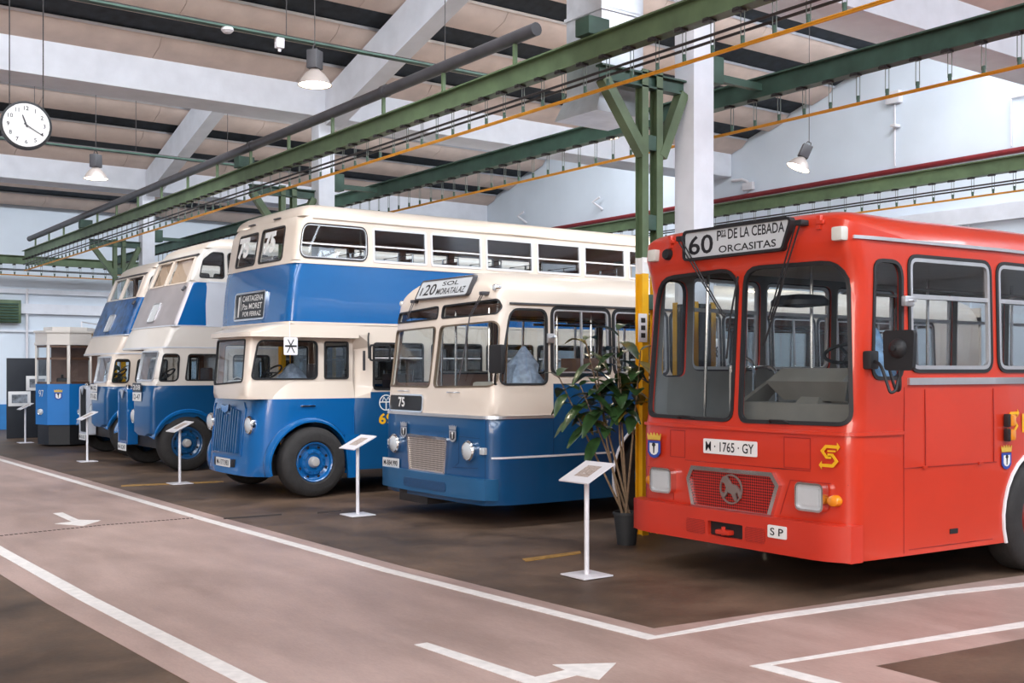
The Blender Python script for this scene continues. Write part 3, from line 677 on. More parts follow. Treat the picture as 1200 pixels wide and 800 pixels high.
# galvanised air duct dropping from the roof
t = empty('air_duct', (8.02, 9.30, 0), 'square galvanised air duct coming down beside the green post', 'duct')
MB().bbox(-0.30, 0.30, -0.30, 0.30, 4.75, 8.6, 0.008).build('shaft', GALV, t)
b = MB(); b.hexa([(-0.42, -0.36, 4.50), (0.36, -0.36, 4.50), (0.36, 0.36, 4.50), (-0.42, 0.36, 4.50), (-0.30, -0.30, 4.78), (0.30, -0.30, 4.78), (0.30, 0.30, 4.78), (-0.30, 0.30, 4.78)])
b.build('shading_flare', GALV, t)  # flared end added to stand for grey shading beside the duct
for zz in (5.6, 6.8): MB().bbox(-0.32, 0.32, -0.32, 0.32, zz, zz + 0.04, 0.005).build('flange', GALV, t)
# lamps
def bell_lamp(loc, label, tilt=0.0, cable=3.0, power=60, rz=0.6):
    t = empty('hanging_lamp', loc, label, 'lamp', 'bell lamps hanging from the roof'); t.rotation_euler = (0, tilt, rz)
    MB().bbox(-0.085, 0.085, -0.07, 0.07, 0.17, 0.40, 0.012).build('gear_housing', PIPE_G, t)
    r = MB().lathe([(0.055, 0.17), (0.07, 0.15), (0.12, 0.11), (0.165, 0.05), (0.205, -0.02), (0.21, -0.03), (0.20, -0.028), (0.155, 0.045), (0.11, 0.10), (0.05, 0.14)], (0, 0, 0), 'z', 28)
    r.build('reflector', LAMP_REF, t)
    MB().lathe([(0.0, -0.022), (0.192, -0.022), (0.185, -0.016), (0.0, -0.014)], (0, 0, 0), 'z', 28).build('lens', BULB, t)
    h = MB().tube([(-0.05, 0, 0.40), (-0.03, 0, 0.46), (0.03, 0, 0.46), (0.05, 0, 0.40)], 0.008, 6)
    up = Vector((math.sin(-tilt), 0, math.cos(tilt))); h.tube([Vector((0, 0, 0.45)), Vector((0, 0, 0.46)) + up * cable], 0.006, 5); h.build('suspension_cable', IRON, t)
    l = bpy.data.lights.new('lamp_light', 'SPOT'); l.energy = power; l.color = (1.0, 0.83, 0.62); l.spot_size = 2.6; l.spot_blend = 0.6; l.shadow_soft_size = 0.18
    lo = bpy.data.objects.new('lamp_light', l); COL.objects.link(lo); lo.parent = t; lo.location = (0, 0, -0.06)
LAMP_REF = mat('lamp_reflector', (0.42, 0.36, 0.33), 0.3, metal=0.3, var=0.05)
bell_lamp((6.05, 12.45, 5.28), 'nearest glowing bell lamp, hanging before the wide white rafter', cable=2.3)
bell_lamp((5.55, 20.1, 5.15), 'glowing bell lamp hanging to the right of the clock', cable=2.9)
bell_lamp((11.1, 12.85, 5.33), 'bell lamp half hidden above the second green rail', cable=2.2)
bell_lamp((15.3, 12.62, 5.28), 'tilted bell lamp hanging before the pale back wall', 0.42, 3.1, 260, -0.63)
def tray(y, x0, x1, z, label):
    t = empty('cable_tray', (x0, y, z), label, 'cable tray'); L = x1 - x0
    MB().box(0, L, -0.05, 0.05, -0.012, 0.012).build('tray', GREEN_D, t)
    MB().tube([(0, 0, 0.02)] + [(L * i / 20, 0.012 * (i % 2), 0.02) for i in range(1, 21)], 0.022, 6).build('cable', IRON, t)
    h = MB(); 
    for i in range(4):
        xx = L * (i + 0.5) / 4; h.tube([(xx, 0, 0.02), (xx, 0, rz(y, 17.9 if y < 18 else 27.65) - z + 0.1)], 0.006, 5)
    h.build_split('hanger_rod', IRON, t)
tray(12.75, 0.0, 9.3, 5.86, 'dark cable tray passing above the nearest bell lamp')
tray(20.5, 2.0, 9.0, 5.72, 'dark cable tray passing above the lamp by the clock')
def jbox(loc, label):
    t = empty('junction_box', loc, label, 'electrical box'); MB().bbox(-0.05, 0.05, -0.04, 0.04, -0.13, 0.0, 0.008).build('box', STEEL_W, t); MB().tube([(0, 0, -0.13), (0, 0, -0.17)], 0.02, 8).build('gland', STEEL_W, t)
jbox((5.72, 12.75, 5.85), 'small white junction box on the tray left of the nearest lamp')
t = empty('smoke_detector', (5.05, 12.75, 5.85), 'small round white detector under the cable tray', 'detector'); MB().lathe([(0.07, 0), (0.075, -0.03), (0.045, -0.06), (0, -0.065)], (0, 0, 0), 'z', 16).build('housing', STEEL_W, t)
t = empty('tube_light', (4.2, 13.1, 6.28), 'white tube light fitting under the roof at the top left', 'light fitting'); MB().bbox(-0.6, 0.0, -0.06, 0.06, -0.1, 0, 0.02).build('housing', STEEL_W, t); MB().tube([(-0.3, 0, -0.01), (-0.3, 0, 1.6)], 0.006, 5).build('hanger_rod', IRON, t)
# clock
t = empty('wall_clock', (3.26, 14.9, 4.83), 'round black-rimmed clock hanging on two rods under the roof', 'clock', rz=-0.15)
MB().lathe([(0.272, -0.05), (0.275, -0.06), (0.30, -0.055), (0.305, 0.0), (0.30, 0.055), (0.27, 0.06)], (0, 0, 0), 'y', 40, 0, False).build('rim', BLACK, t)
d = MB().lathe([(0.272, -0.057), (0.0, -0.0571)], (0, 0, 0), 'y', 40); d.build('dial', WHITE, t)
n = MB()
dl = [o for o in COL.objects if o.parent == t and o.name.startswith('dial')][0]
for k in range(1, 13):
    a = PI / 6 * k; text(str(k), 'numeral', PLATE_BK, dl, (0.21 * math.sin(a), -0.060, 0.21 * math.cos(a)), (1, 0, 0), (0, 0, 1), height=0.052, depth=0.001, bold=0.01)
for nm, a, L, wd in (('hour_hand', PI / 6 * 11.33, 0.13, 0.022), ('minute_hand', PI / 6 * 4.05, 0.20, 0.014)):
    d = Vector((math.sin(a), 0, math.cos(a))); s_ = Vector((math.cos(a), 0, -math.sin(a))) * wd / 2; y = Vector((0, -0.064, 0)); y2 = Vector((0, -0.068, 0))
    q = [d * -0.03 - s_, d * -0.03 + s_, d * L + s_ * .6, d * L - s_ * .6]
    MB().hexa([v + y for v in q] + [v + y2 for v in q]).build(nm, PIPE_G, t)
h = MB()
for xx in (-0.19, 0.20): h.tube([(xx, 0, 0.22), (xx, 0, 2.6)], 0.008, 6)
h.build('rod', IRON, t)
# things on the walls
tag(MB().tube([(18.82, -4, 5.68), (18.82, 34, 5.62)], 0.055, 12).build('fire_pipe', PIPE_R), 'red fire pipe along the pale back wall', 'pipe')
t = empty('conduit', (18.88, 13.2, 0), 'thin white conduit with a box on the back wall above the red bus', 'conduit')
MB().tube([(0, 0, 5.76), (0, 0, 7.05)], 0.02, 6).build('pipe', STEEL_W, t); MB().bbox(-0.1, 0.04, -0.15, 0.15, 6.98, 7.22, 0.01).build('box', STEEL_W, t); MB().bbox(-0.16, 0.02, -0.12, 0.0, 6.5, 6.56, 0.01).build('bracket', STEEL_W, t)
t = empty('conduit', (18.88, 10.1, 0), 'thin white conduit turning a corner at the right edge of the back wall', 'conduit')
MB().tube([(0, 0.7, 5.76), (0, 0.7, 6.62), (0, -0.5, 6.62)], 0.02, 6).build('pipe', STEEL_W, t)
t = empty('conduit', (18.86, 17.3, 0), 'white pipe bending under the roof edge by the concrete column', 'conduit')
MB().tube([(0, 0.15, 6.06), (0, -0.15, 6.04), (0, -0.3, 5.98), (0, -0.32, 5.76)], 0.035, 8).build('pipe', STEEL_W, t); MB().bbox(-0.06, 0.03, -0.5, -0.2, 5.78, 5.95, 0.01).build('box', STEEL_W, t)
for i, (yy, lab) in enumerate(((22.0, 'small white spotlight bracket on the wall above the cream roof'), (25.3, 'small white spotlight bracket farther left on the pale wall'))):
    t = empty('wall_bracket', (18.9, yy, 5.95), lab, 'bracket'); MB().tube([(0, 0, 0), (-0.25, 0.1, 0.18), (-0.2, -0.12, 0.28)], 0.03, 6).build('arm', STEEL_W, t)
# far end: display boards, vent, green pipe
t = empty('display_board', (6.55, 30.7, 0), 'black display board holding two framed photographs', 'display board')
MB().bbox(-0.30, 0.75, -0.03, 0.03, 0.0, 2.07, 0.008).build('board', mat('black_board', (0.012, 0.015, 0.022), 0.6, var=0.1), t)
PHOTO = mat('old_photo_print', (0.20, 0.22, 0.25), 0.5, var=0.9, scale=7)
for x, z, lab in ((-0.18, 1.02, 'lower left of the two white-framed photographs on the black board'), (0.25, 1.42, 'upper right of the two white-framed photographs on the black board')):
    f = empty('framed_photo', (6.55 + x + 0.18, 30.67, z), lab, 'photo', 'framed photographs on the black board')
    MB().bbox(-0.27, 0.27, -0.025, 0.0, -0.19, 0.19, 0.006).build('mount', WHITE, f); MB().box(-0.19, 0.19, -0.03, -0.024, -0.11, 0.11).build('print', PHOTO, f)
t = empty('display_board', (5.75, 30.9, 0), 'pale notice board in a green arched frame at the left edge', 'display board')
MB().bbox(-0.5, 0.28, -0.02, 0.02, 0.55, 2.0, 0.01).build('board', STEEL_W, t)
MB().tube([(-0.55, 0, 0), (-0.55, 0, 2.0), (-0.4, 0, 2.25), (0.15, 0, 2.25), (0.30, 0, 2.05), (0.30, 0, 0)], 0.035, 8).build('frame', GREEN, t)
MB().box(-0.35, 0.1, -0.03, -0.02, 1.2, 1.6).build('print', PHOTO, t)
t = empty('air_vent', (7.0, 35.35, 3.5), 'green louvred air vent high on the far wall', 'vent')
MB().bbox(-0.55, 0.58, -0.1, 0.12, -0.34, 0.34, 0.01).build('casing', GREEN, t)
s = MB()
for i in range(7): s.hexa([(-0.5, -0.11, -0.3 + i * 0.085), (0.5, -0.11, -0.3 + i * 0.085), (0.5, -0.16, -0.31 + i * 0.085), (-0.5, -0.16, -0.31 + i * 0.085), (-0.5, -0.11, -0.27 + i * 0.085), (0.5, -0.11, -0.27 + i * 0.085), (0.5, -0.16, -0.295 + i * 0.085), (-0.5, -0.16, -0.295 + i * 0.085)])
s.build('louvre', GREEN_D, t)
t = empty('downpipe', (7.78, 35.42, 0), 'thin white downpipe on the far wall beside the vent', 'pipe'); MB().tube([(0, 0, 0.0), (0, 0, 4.2)], 0.04, 8).build('pipe', STEEL_W, t)
# information stands
def stand(x, y, label, first=[None]):
    if first[0] is None:
        t = empty('information_stand', (x, y, 0), label, 'sign stand', 'information stands before the buses')
        MB().bbox(-0.16, 0.16, -0.16, 0.16, 0.0065, 0.02, 0.004).build('base_plate', STEEL_W, t)
        MB().tube([(0, 0, 0.012), (0, 0, 0.86)], 0.021, 14).build('pole', STEEL_W, t)
        p = MB(); a = 0.46
        P = lambda u, v, o: (u * math.cos(a) - o * math.sin(a), v, 0.885 + u * math.sin(a) + o * math.cos(a))
        p.hexa([P(-.17, -.19, -.006), P(.17, -.19, -.006), P(.17, .19, -.006), P(-.17, .19, -.006), P(-.17, -.19, .006), P(.17, -.19, .006), P(.17, .19, .006), P(-.17, .19, .006)])
        po = p.build('panel', STEEL_W, t)
        q = MB().hexa([P(-.08, -.10, .0062), P(.10, -.10, .0062), P(.10, .08, .0062), P(-.08, .08, .0062), P(-.08, -.10, .0075), P(.10, -.10, .0075), P(.10, .08, .0075), P(-.08, .08, .0075)]); q.build('printed_text', PRINT, po)
        k = MB().tube([(0, 0, 0.84), (0.0, 0, 0.88)], 0.035, 12); k.build('bracket', STEEL_W, t)
        first[0] = t; return t
    o = copy_tree(first[0]); o.location = (x, y, 0); o['label'] = label; return o
stand(6.06, 7.26, 'white sign stand nearest the camera, before the red bus')
stand(6.36, 11.92, 'white sign stand before the low cream and blue bus')
stand(5.91, 16.85, 'white sign stand before the half-cab double-decker with cream nose')
stand(5.91, 21.98, 'white sign stand before the two farthest double-deckers')
stand(6.23, 28.55, 'farthest white sign stand, before the black display board')
# ================================================================ emblems
def s_logo(parent, P, sz, name='logo'):
    """angular yellow S mark; P(a, b, o) maps logo plane to 3-D, a right, b up"""
    polys = [[(-.50, .22), (-.22, .50), (.42, .50), (.42, .36), (-.14, .36), (-.30, .20), (-.14, .02), (.10, .02), (.10, -.12), (-.20, -.12)],
             [(.50, -.22), (.22, -.50), (-.42, -.50), (-.42, -.36), (.14, -.36), (.30, -.20), (.14, -.02), (-.10, -.02), (-.10, .12), (.20, .12)],
             [(.42, .62), (.42, .24), (.58, .43)], [(-.42, -.62), (-.42, -.24), (-.58, -.43)], [(-.10, .27), (.34, .27), (.34, .19), (-.10, .19)]]
    mb = MB()
    for p in polys:
        n = len(p); vs = [P(a * sz, b * sz, 0.001) for a, b in p] + [P(a * sz, b * sz, 0.004) for a, b in p]
        tri = tessellate_polygon([[Vector((a, b, 0)) for a, b in p]])
        mb.add(vs, [tuple(t) for t in tri] + [tuple(i + n for i in reversed(t)) for t in tri] + [(i, (i + 1) % n, n + (i + 1) % n, n + i) for i in range(n)])
    return mb.build(name, YEL, parent, ang=20)
def flat_poly(mb, P, p, o0, o1, mi=0):
    n = len(p); vs = [P(a, b, o0) for a, b in p] + [P(a, b, o1) for a, b in p]
    tri = tessellate_polygon([[Vector((a, b, 0)) for a, b in p]])
    return mb.add(vs, [tuple(t) for t in tri] + [tuple(i + n for i in reversed(t)) for t in tri] + [(i, (i + 1) % n, n + (i + 1) % n, n + i) for i in range(n)], mi)
CREST_B = mat('crest_blue', (0.02, 0.06, 0.32), 0.4, var=0.0); CREST_Y = mat('crest_gold', (0.62, 0.40, 0.06), 0.4, var=0.0)
def crest(parent, P, h, rim=CREST_B, mono=False):
    mb = MB(); w_ = h * 0.36
    sh = lambda k, dz=0.0: [(-w_ * k, .18 * h * k + dz), (-w_ * k, -.30 * h * k + dz), (-w_ * .6 * k, -.46 * h * k + dz), (0, -.52 * h * k + dz), (w_ * .6 * k, -.46 * h * k + dz), (w_ * k, -.30 * h * k + dz), (w_ * k, .18 * h * k + dz)]
    flat_poly(mb, P, sh(1.0), 0.001, 0.006, 0); flat_poly(mb, P, sh(0.68, -.04 * h), 0.006, 0.0075, 1)
    flat_poly(mb, P, [(-.03 * h, -.32 * h), (.03 * h, -.32 * h), (.05 * h, -.05 * h), (.11 * h, .0), (.06 * h, .10 * h), (-.06 * h, .10 * h), (-.11 * h, .0), (-.04 * h, -.06 * h)], 0.0075, 0.009, 2)
    flat_poly(mb, P, [(-w_, .22 * h), (w_, .22 * h), (w_ * 1.08, .48 * h), (w_ * .75, .36 * h), (w_ * .5, .50 * h), (w_ * .25, .36 * h), (0, .52 * h), (-w_ * .25, .36 * h), (-w_ * .5, .50 * h), (-w_ * .75, .36 * h), (-w_ * 1.08, .48 * h)], 0.001, 0.007, 3)
    return mb.build('crest', [ALU, PLATE_BK, WHITE, ALU] if mono else [rim, WHITE, PLATE_BK, CREST_Y], parent, ang=20)
def plate(parent, txt, P, wd, ht, name='number_plate', col=None, tcol=None, tw=0.86, th=0.62):
    mb = MB(); r = rect(-wd / 2, -ht / 2, wd / 2, ht / 2, 0.012, 3); flat_poly(mb, P, r, 0.0, 0.008)
    o = mb.build(name, col or WHITE, parent)
    if txt:
        c = Vector(P(0, 0, 0.0105)); rt = Vector(P(1, 0, 0)) - Vector(P(0, 0, 0)); up = Vector(P(0, 1, 0)) - Vector(P(0, 0, 0))
        text(txt, 'lettering', tcol or PLATE_BK, o, c, rt, up, width=wd * tw, height=ht * th, depth=0.0, bold=0.012)
    return o
def crumple(parent, c, r, h, m, seed, name='plastic_cover'):   # loose crumpled sheet over something
    rnd = random.Random(seed); mb = MB(); n = 14; k = 7; vs = []
    for i in range(k):
        t = i / (k - 1); rr = r * (1 - t ** 2.2) + .02
        for j in range(n):
            a = 2 * PI * j / n; q = rr * (1 + rnd.uniform(-.18, .18)); vs.append((c[0] + q * math.cos(a), c[1] + q * math.sin(a), c[2] + h * t + rnd.uniform(-.02, .02)))
    fs = [(i * n + j, i * n + (j + 1) % n, (i + 1) * n + (j + 1) % n, (i + 1) * n + j) for i in range(k - 1) for j in range(n)] + [tuple(range((k - 1) * n, k * n))]
    return mb.add(vs, fs).build(name, m, parent, ang=20)
def FP(x, y, z, lean=0.0):   # plane facing -x: a to the viewer's right (-y), b up, o out (-x)
    return lambda a, b, o: (x - o + b * lean, y - a, z + b)
def SP(x, y, z):             # plane facing -y: a right (+x), b up, o out
    return lambda a, b, o: (x + a, y - o, z + b)
def poles(parent, pts, m=CHROME, r=0.017, name='handrail'):
    mb = MB()
    for p in pts: mb.tube(p, r, 7)
    return mb.build_split(name, m, parent)
def bend(pts, n=5, r=0.08):   # round the corners of a 3-D polyline
    o = [Vector(pts[0])]
    for i in range(1, len(pts) - 1):
        p = Vector(pts[i]); a = Vector(pts[i - 1]) - p; b = Vector(pts[i + 1]) - p; d = min(r, a.length * .48, b.length * .48)
        A = p + a.normalized() * d; B = p + b.normalized() * d
        for j in range(n + 1): t = j / n; o.append(A * (1 - t) ** 2 + p * 2 * t * (1 - t) + B * t * t)
    o.append(Vector(pts[-1])); return o
def mirror_arm(parent, pts, head, m=RUBBER, name='mirror'):
    mb = MB().tube(bend(pts), 0.011, 7); x0, x1, y0, y1, z0, z1 = head; mb.bbox(x0, x1, y0, y1, z0, z1, 0.02)
    return mb.build(name, m, parent)
# ================================================================ red bus
red = empty('bus', (6.95, 6.425, 0), 'bright red single-decker bus with route board 60, nearest the camera', 'bus')
W = Wrap(10.9, 1.175, 1.30, tx=1.9, rc=0.13, bow=0.05, xb=0.9, rake=curve([(0.3, 0), (1.26, 0.0), (1.36, 0.03), (2.45, 0.085), (2.6, 0.05), (2.72, -0.015), (2.9, 0.0), (3.05, 0.06)]), tumble=curve([(0.3, 0), (1.3, 0), (2.9, 0.025)]))
ZT = lambda u: interp(abs(u), [0, W.front(1.0), W.uc, W.uc + 0.25, W.U], [2.95, 2.93, 2.86, 2.775, 2.775])
wl = rpoly([(1.10, 1.34), (0.035, 1.33), (0.015, 2.60), (1.04, 2.585)], [.10, .09, .16, .28])
wr = rpoly([(-.055, 1.33), (-1.125, 1.34), (-1.085, 2.585), (-0.06, 2.60)], [.09, .10, .22, .20])
WL, WR = W.Fp(wl), W.Fp(wr)
def redside(sg):
    q = [W.Sp(rpoly([(0.23, 1.69), (0.59, 1.69), (0.60, 2.60), (0.26, 2.60)], [.09, .09, .12, .12]), sg)]
    xs = [0.69, 1.83, 2.97, 4.11, 5.25, 6.39, 7.53, 8.67]
    q += [W.Sp(rect(x, 1.745, x + 1.05, 2.655, 0.11), sg) for x in xs]
    return q
N, Fh = redside(-1), redside(1)
ol = outline(W, 0.30, ZT, [(2.44, 0.50, 0.545), (8.2, 0.50, 0.545)])
mb = MB()
sheet(mb, W.M, ol, [WL, WR] + N + Fh, 0.04, 0.0, W.grid(0.3, 2.9, 0.14, 0.5), (), None, 1)
mb.build('body_shell', [RED, INT], red)
mb = MB(); W.roof(mb, [(0, 0), (0.012, .16), (0.03, .34), (0.06, .52), (0.11, .70), (0.20, .84), (0.4, .95), (0.75, 1.0), (1.14, 1.0)], ZT, 3.0, ff=0.9, crown=0.05)
mb.build('roof', RED, red)
MB().box(10.86, 10.9, -1.29, 1.29, 0.35, 1.7).box(10.86, 10.9, -1.29, 1.29, 2.55, 2.9).box(10.86, 10.9, -1.29, -0.9, 1.7, 2.55).box(10.86, 10.9, 0.9, 1.29, 1.7, 2.55).build('rear_wall', RED, red)
for p in (WL, WR):
    window(W, p, red, 'windscreen', GLS_W, -0.02, 0.026, 0.012, grid=W.grid(1.3, 2.7, 0.2, 0.3))
for sg, hs in ((-1, N), (1, Fh)):
    for i, p in enumerate(hs):
        o = window(W, p, red, 'window', GLS, -0.012, 0.024, 0.012, frame=0.03 if i else None)
        if i:
            x = [0.69, 1.83, 2.97, 4.11, 5.25, 6.39, 7.53, 8.67][i - 1]
            bar(W, W.S(x + 0.03, 2.335, sg), W.S(x + 1.02, 2.335, sg), 0.035, -0.03, 0.006, MB()).build('window_rail', ALU, o)
# trim on the skin
mb = MB()
for sg in (-1, 1): bar(W, W.S(0.10, 2.765, sg), W.S(10.8, 2.765, sg), 0.026, 0.0, 0.025, mb, n=60)
mb.build_split('drip_rail', ALU, red)
mb = MB()
for sg in (-1, 1): bar(W, W.S(0.66, 1.665, sg), W.S(10.8, 1.665, sg), 0.055, 0.0, 0.022, mb, n=20)
mb.build_split('belt_moulding', ALU, red)
mb = MB(); us = [W.S(0.60, 1.27, -1)[0]] + [u for u in sorted([-u for u in W.us] + W.us) if abs(u) < W.S(0.60, 0, 1)[0]] + [W.S(0.60, 1.27, 1)[0]]
for a, b in zip(us, us[1:]):
    if b - a > 1e-4: bar(W, (a - .004, 1.265), (b + .004, 1.265), 0.028, -0.004, 0.016, mb)
mb.build('waist_moulding', RED, red)
SEAM = mat('dark_red_panel_seam', (0.30, 0.012, 0.008), 0.5, var=0.0)
mb = MB()
def seam(pts, wd=0.007, cl=False):
    pts = pts + [pts[0]] if cl else pts
    for a, b in zip(pts, pts[1:]): bar(W, a, b, wd, -0.002, 0.0025, mb, n=max(1, int((Vector(b) - Vector(a)).length / 0.15)))
F_ = lambda y, z: W.F(y, z)
seam([F_(.76, 1.22), F_(.57, 1.22), F_(.57, .985), F_(.76, .985)], cl=True); seam([F_(-.54, 1.22), F_(-.79, 1.22), F_(-.79, .98), F_(-.54, .98)], cl=True)
seam([F_(.57, .965), F_(-.79, .965)]); seam([F_(-1.12, .88), F_(-.60, .88), F_(-.50, .60)]); seam([F_(1.08, .87), F_(.72, .87), F_(.72, .6)])
seam([W.S(.62, 1.62), W.S(.62, .32)]); seam([W.S(.63, .985), W.S(1.80, .985)]); seam([W.S(.68, .345), W.S(1.74, .345)]); seam([W.S(.88, 1.6), W.S(.88, .99)]); seam([W.S(1.76, 1.6), W.S(1.76, .99)])
seam([W.S(3.15, 1.6), W.S(3.15, .32)]); seam([W.S(4.6, 1.6), W.S(4.6, .32)]); seam([W.S(6.1, 1.6), W.S(6.1, .32)])
mb.build_split('panel_seam', SEAM, red)
mb = MB()
for x in (.84, 1.55): bar(W, W.S(x, .985), W.S(x + .05, .985), 0.02, 0, 0.014, mb)
for y, z in ((.77, 2.90), (-.90, 2.90)):
    a = W.M(*W.F(y, z), 0); mb.bbox(a[0] - .025, a[0] + .01, a[1] - .02, a[1] + .02, a[2] - .06, a[2] + .05, .006); mb.bbox(a[0] - .03, a[0], a[1] - .045, a[1] + .01, a[2] - .02, a[2] + .01, .006)
mb.build_split('hinge', RED, red)
MB().hexa([W.M(*W.S(1.18, .43), 0), W.M(*W.S(1.28, .43), 0), W.M(*W.S(1.28, .47), 0), W.M(*W.S(1.18, .47), 0), W.M(*W.S(1.18, .43), .006), W.M(*W.S(1.28, .43), .006), W.M(*W.S(1.28, .47), .006), W.M(*W.S(1.18, .47), .006)]).build('hatch_latch', BLACK, red)
# wheel arch lips
for xc in (2.44, 8.2):
    mb = MB(); a = arch_pts(xc, 0.50, 0.56, 0.30, 18)
    for sg in (-1, 1): mb.tube([W.M(*W.S(x, z, sg), 0.008) for x, z in a], 0.016, 6)
    mb.build_split('arch_lip', STEEL_W, red)
RIM_R = mat('dark_red_wheel_paint', (0.22, 0.012, 0.012), 0.4, var=0.15)
for xc in (2.44, 8.2):
    wheel(red, xc, -1.31, 0.49, RIM_R, -1, key='red'); wheel(red, xc, 1.31, 0.49, RIM_R, 1, key='red')
# bumper
BX = curve([(-1.205, 0.07), (-1.20, -0.02), (-1.05, -0.10), (1.05, -0.10), (1.20, -0.02), (1.205, 0.07)])
BM = lambda u, z, o=0: (BX(u) - o, u, z)
op = rect(-0.20, 0.365, 0.19, 0.485, 0.01, 2); g1 = rect(0.22, 0.36, 0.44, 0.485, 0.03, 3); g2 = rect(-0.44, 0.36, -0.23, 0.485, 0.03, 3)
mb = MB(); ln = [[(y, 0.305), (y, 0.575)] for y in (-1.05, 1.05, -1.2, 1.2)]
sheet(mb, BM, [(-1.205, .30), (1.205, .30), (1.205, .58), (-1.205, .58)], [op], 0.05, 0.0, (), ln)
mb.prism([(0.12, -1.195), (-.02, -1.195), (-.098, -1.045), (-.098, 1.045), (-.02, 1.195), (.12, 1.195)], 'z', .555, .578)
mb.prism([(0.12, -1.2), (-.02, -1.2), (-.02, -1.15), (.12, -1.15)], 'z', .30, .56); mb.prism([(0.12, 1.2), (-.02, 1.2), (-.02, 1.15), (.12, 1.15)], 'z', .30, .56)
bmp = mb.build('bumper', RED_D, red)
RMESH = mesh_mat('red_perforated_mesh', (0.60, 0.035, 0.018), (0.16, 0.008, 0.006), 130)
for nm, p in (('bumper_grille', g1), ('bumper_grille', g2)):
    mb = MB(); flat_poly(mb, lambda a, b, o: (-.10 - o, a, b), p, 0.0, .004); mb.build(nm, RMESH, bmp)
MB().box(-.06, 0.2, -.22, .21, .35, .50).build('tow_recess', BLACK, bmp)
mb = MB().bbox(-.13, -.02, -.07, .08, .385, .425, .012); mb.tube([(-.10, .01, .38), (-.10, .01, .45)], .018, 8); mb.build('tow_hook', RED_D, bmp)
plate(red, 'S P', FP(-.105, -.57, .475), .19, .10, 'sp_plate', tw=.7, th=.6)
plate(red, 'M · 1765 · GY', FP(-0.005, .025, 1.105), .60, .125, 'number_plate', tw=.9, th=.66)
# radiator grille with emblem
G6 = [(.57, .98), (-.38, .985), (-.46, .88), (-.36, .59), (.56, .59), (.63, .86)]
G6 = [(a * .946 - .085, 1.75 + (b - 1.85) * .946) for a, b in G6]
GM = lambda u, z, o=0: (0.012 - o, u, z)
mb = MB(); ring(mb, GM, offset(G6, 0.0), offset(G6, -.035), -0.01, 0.045); gr = mb.build('grille_frame', CHROME, red, ang=20)
mb = MB(); flat_poly(mb, lambda a, b, o: (0.0 - o, a, b), offset(G6, -.03), 0.0, 0.012); mb.build('grille_mesh', mesh_mat('red_grille_mesh', (0.46, 0.02, 0.012), (0.05, 0.004, 0.004), 62), gr)
ey, ez = -.007, .76
mb = MB(); hs = [(-.24, .14), (-.18, .24), (-.08, .24), (.02, .12), (.14, .10), (.22, .02), (.25, -.12), (.20, -.10), (.17, -.02), (.12, -.06), (.16, -.18), (.10, -.18), (.03, -.06), (-.06, -.04), (-.14, -.14), (-.22, -.10), (-.22, -.04), (-.14, -.06), (-.10, .04), (-.14, .12)]
flat_poly(mb, lambda a, b, o: (-.02 - o, ey - a * .46, ez + b * .46 - .01), hs, 0.0, .02); ring(mb, lambda u, z, o=0: (-.02 - o, u, z), [(ey + .125 * math.cos(a * PI / 12), ez + .125 * math.sin(a * PI / 12)) for a in range(24)], [(ey + .112 * math.cos(a * PI / 12), ez + .112 * math.sin(a * PI / 12)) for a in range(24)], 0, .012)
mb.build('leaping_horse_emblem', mat('dull_pewter', (.28, .22, .20), .4, metal=.5, var=.1), gr, ang=20)
# lamps
for y in (.82, -.83):
    r0 = rect(y - .12, .675, y + .12, .865, .035, 4); mb = MB(); HM = lambda u, z, o=0: (0.0 - o, u, z)
    ring(mb, HM, offset(r0, .016), r0, -.02, .05); b = mb.build('headlight_bezel', CHROME, red)
    mb = MB(); flat_poly(mb, HM and (lambda a, bb, o: (0.0 - o, a, bb)), r0, 0.0, .03); flat_poly(mb, lambda a, bb, o: (0.0 - o, a, bb), offset(r0, -.03), .03, .042); mb.build('headlight', LAMPG, b)
    sgn = 1 if y > 0 else -1; yy = y + sgn * .195 if y < 0 else y + .18
    a = W.M(*W.F(yy, .755), 0)
    m2 = MB().lathe([(.045, .0), (.045, .03), (.04, .05), (.02, .062), (0, .064)], (0, 0, 0), 'x', 16); m2.v = [(a[0] - .0 - v[0], a[1] + v[1] * 1.25, .755 + v[2]) for v in m2.v]; m2.build('turn_signal', AMBER, red)
for y in (.98, -1.09):
    a = W.M(*W.F(y, 2.79), 0.0); mb = MB().bbox(a[0] - .06, a[0] + .03, a[1] - .05, a[1] + .05, 2.735, 2.845, .02); mb.build('marker_lamp', mat('clear_marker_lens', (.62, .60, .55), .2, var=.1, coat=.7), red)
a = W.M(*W.F(.79, 2.785), 0); MB().lathe([(.05, .02), (.05, -.03), (.04, -.05), (0, -.055)], (a[0], a[1], 2.785), 'x', 16).build('horn_cap', BLACK, red)
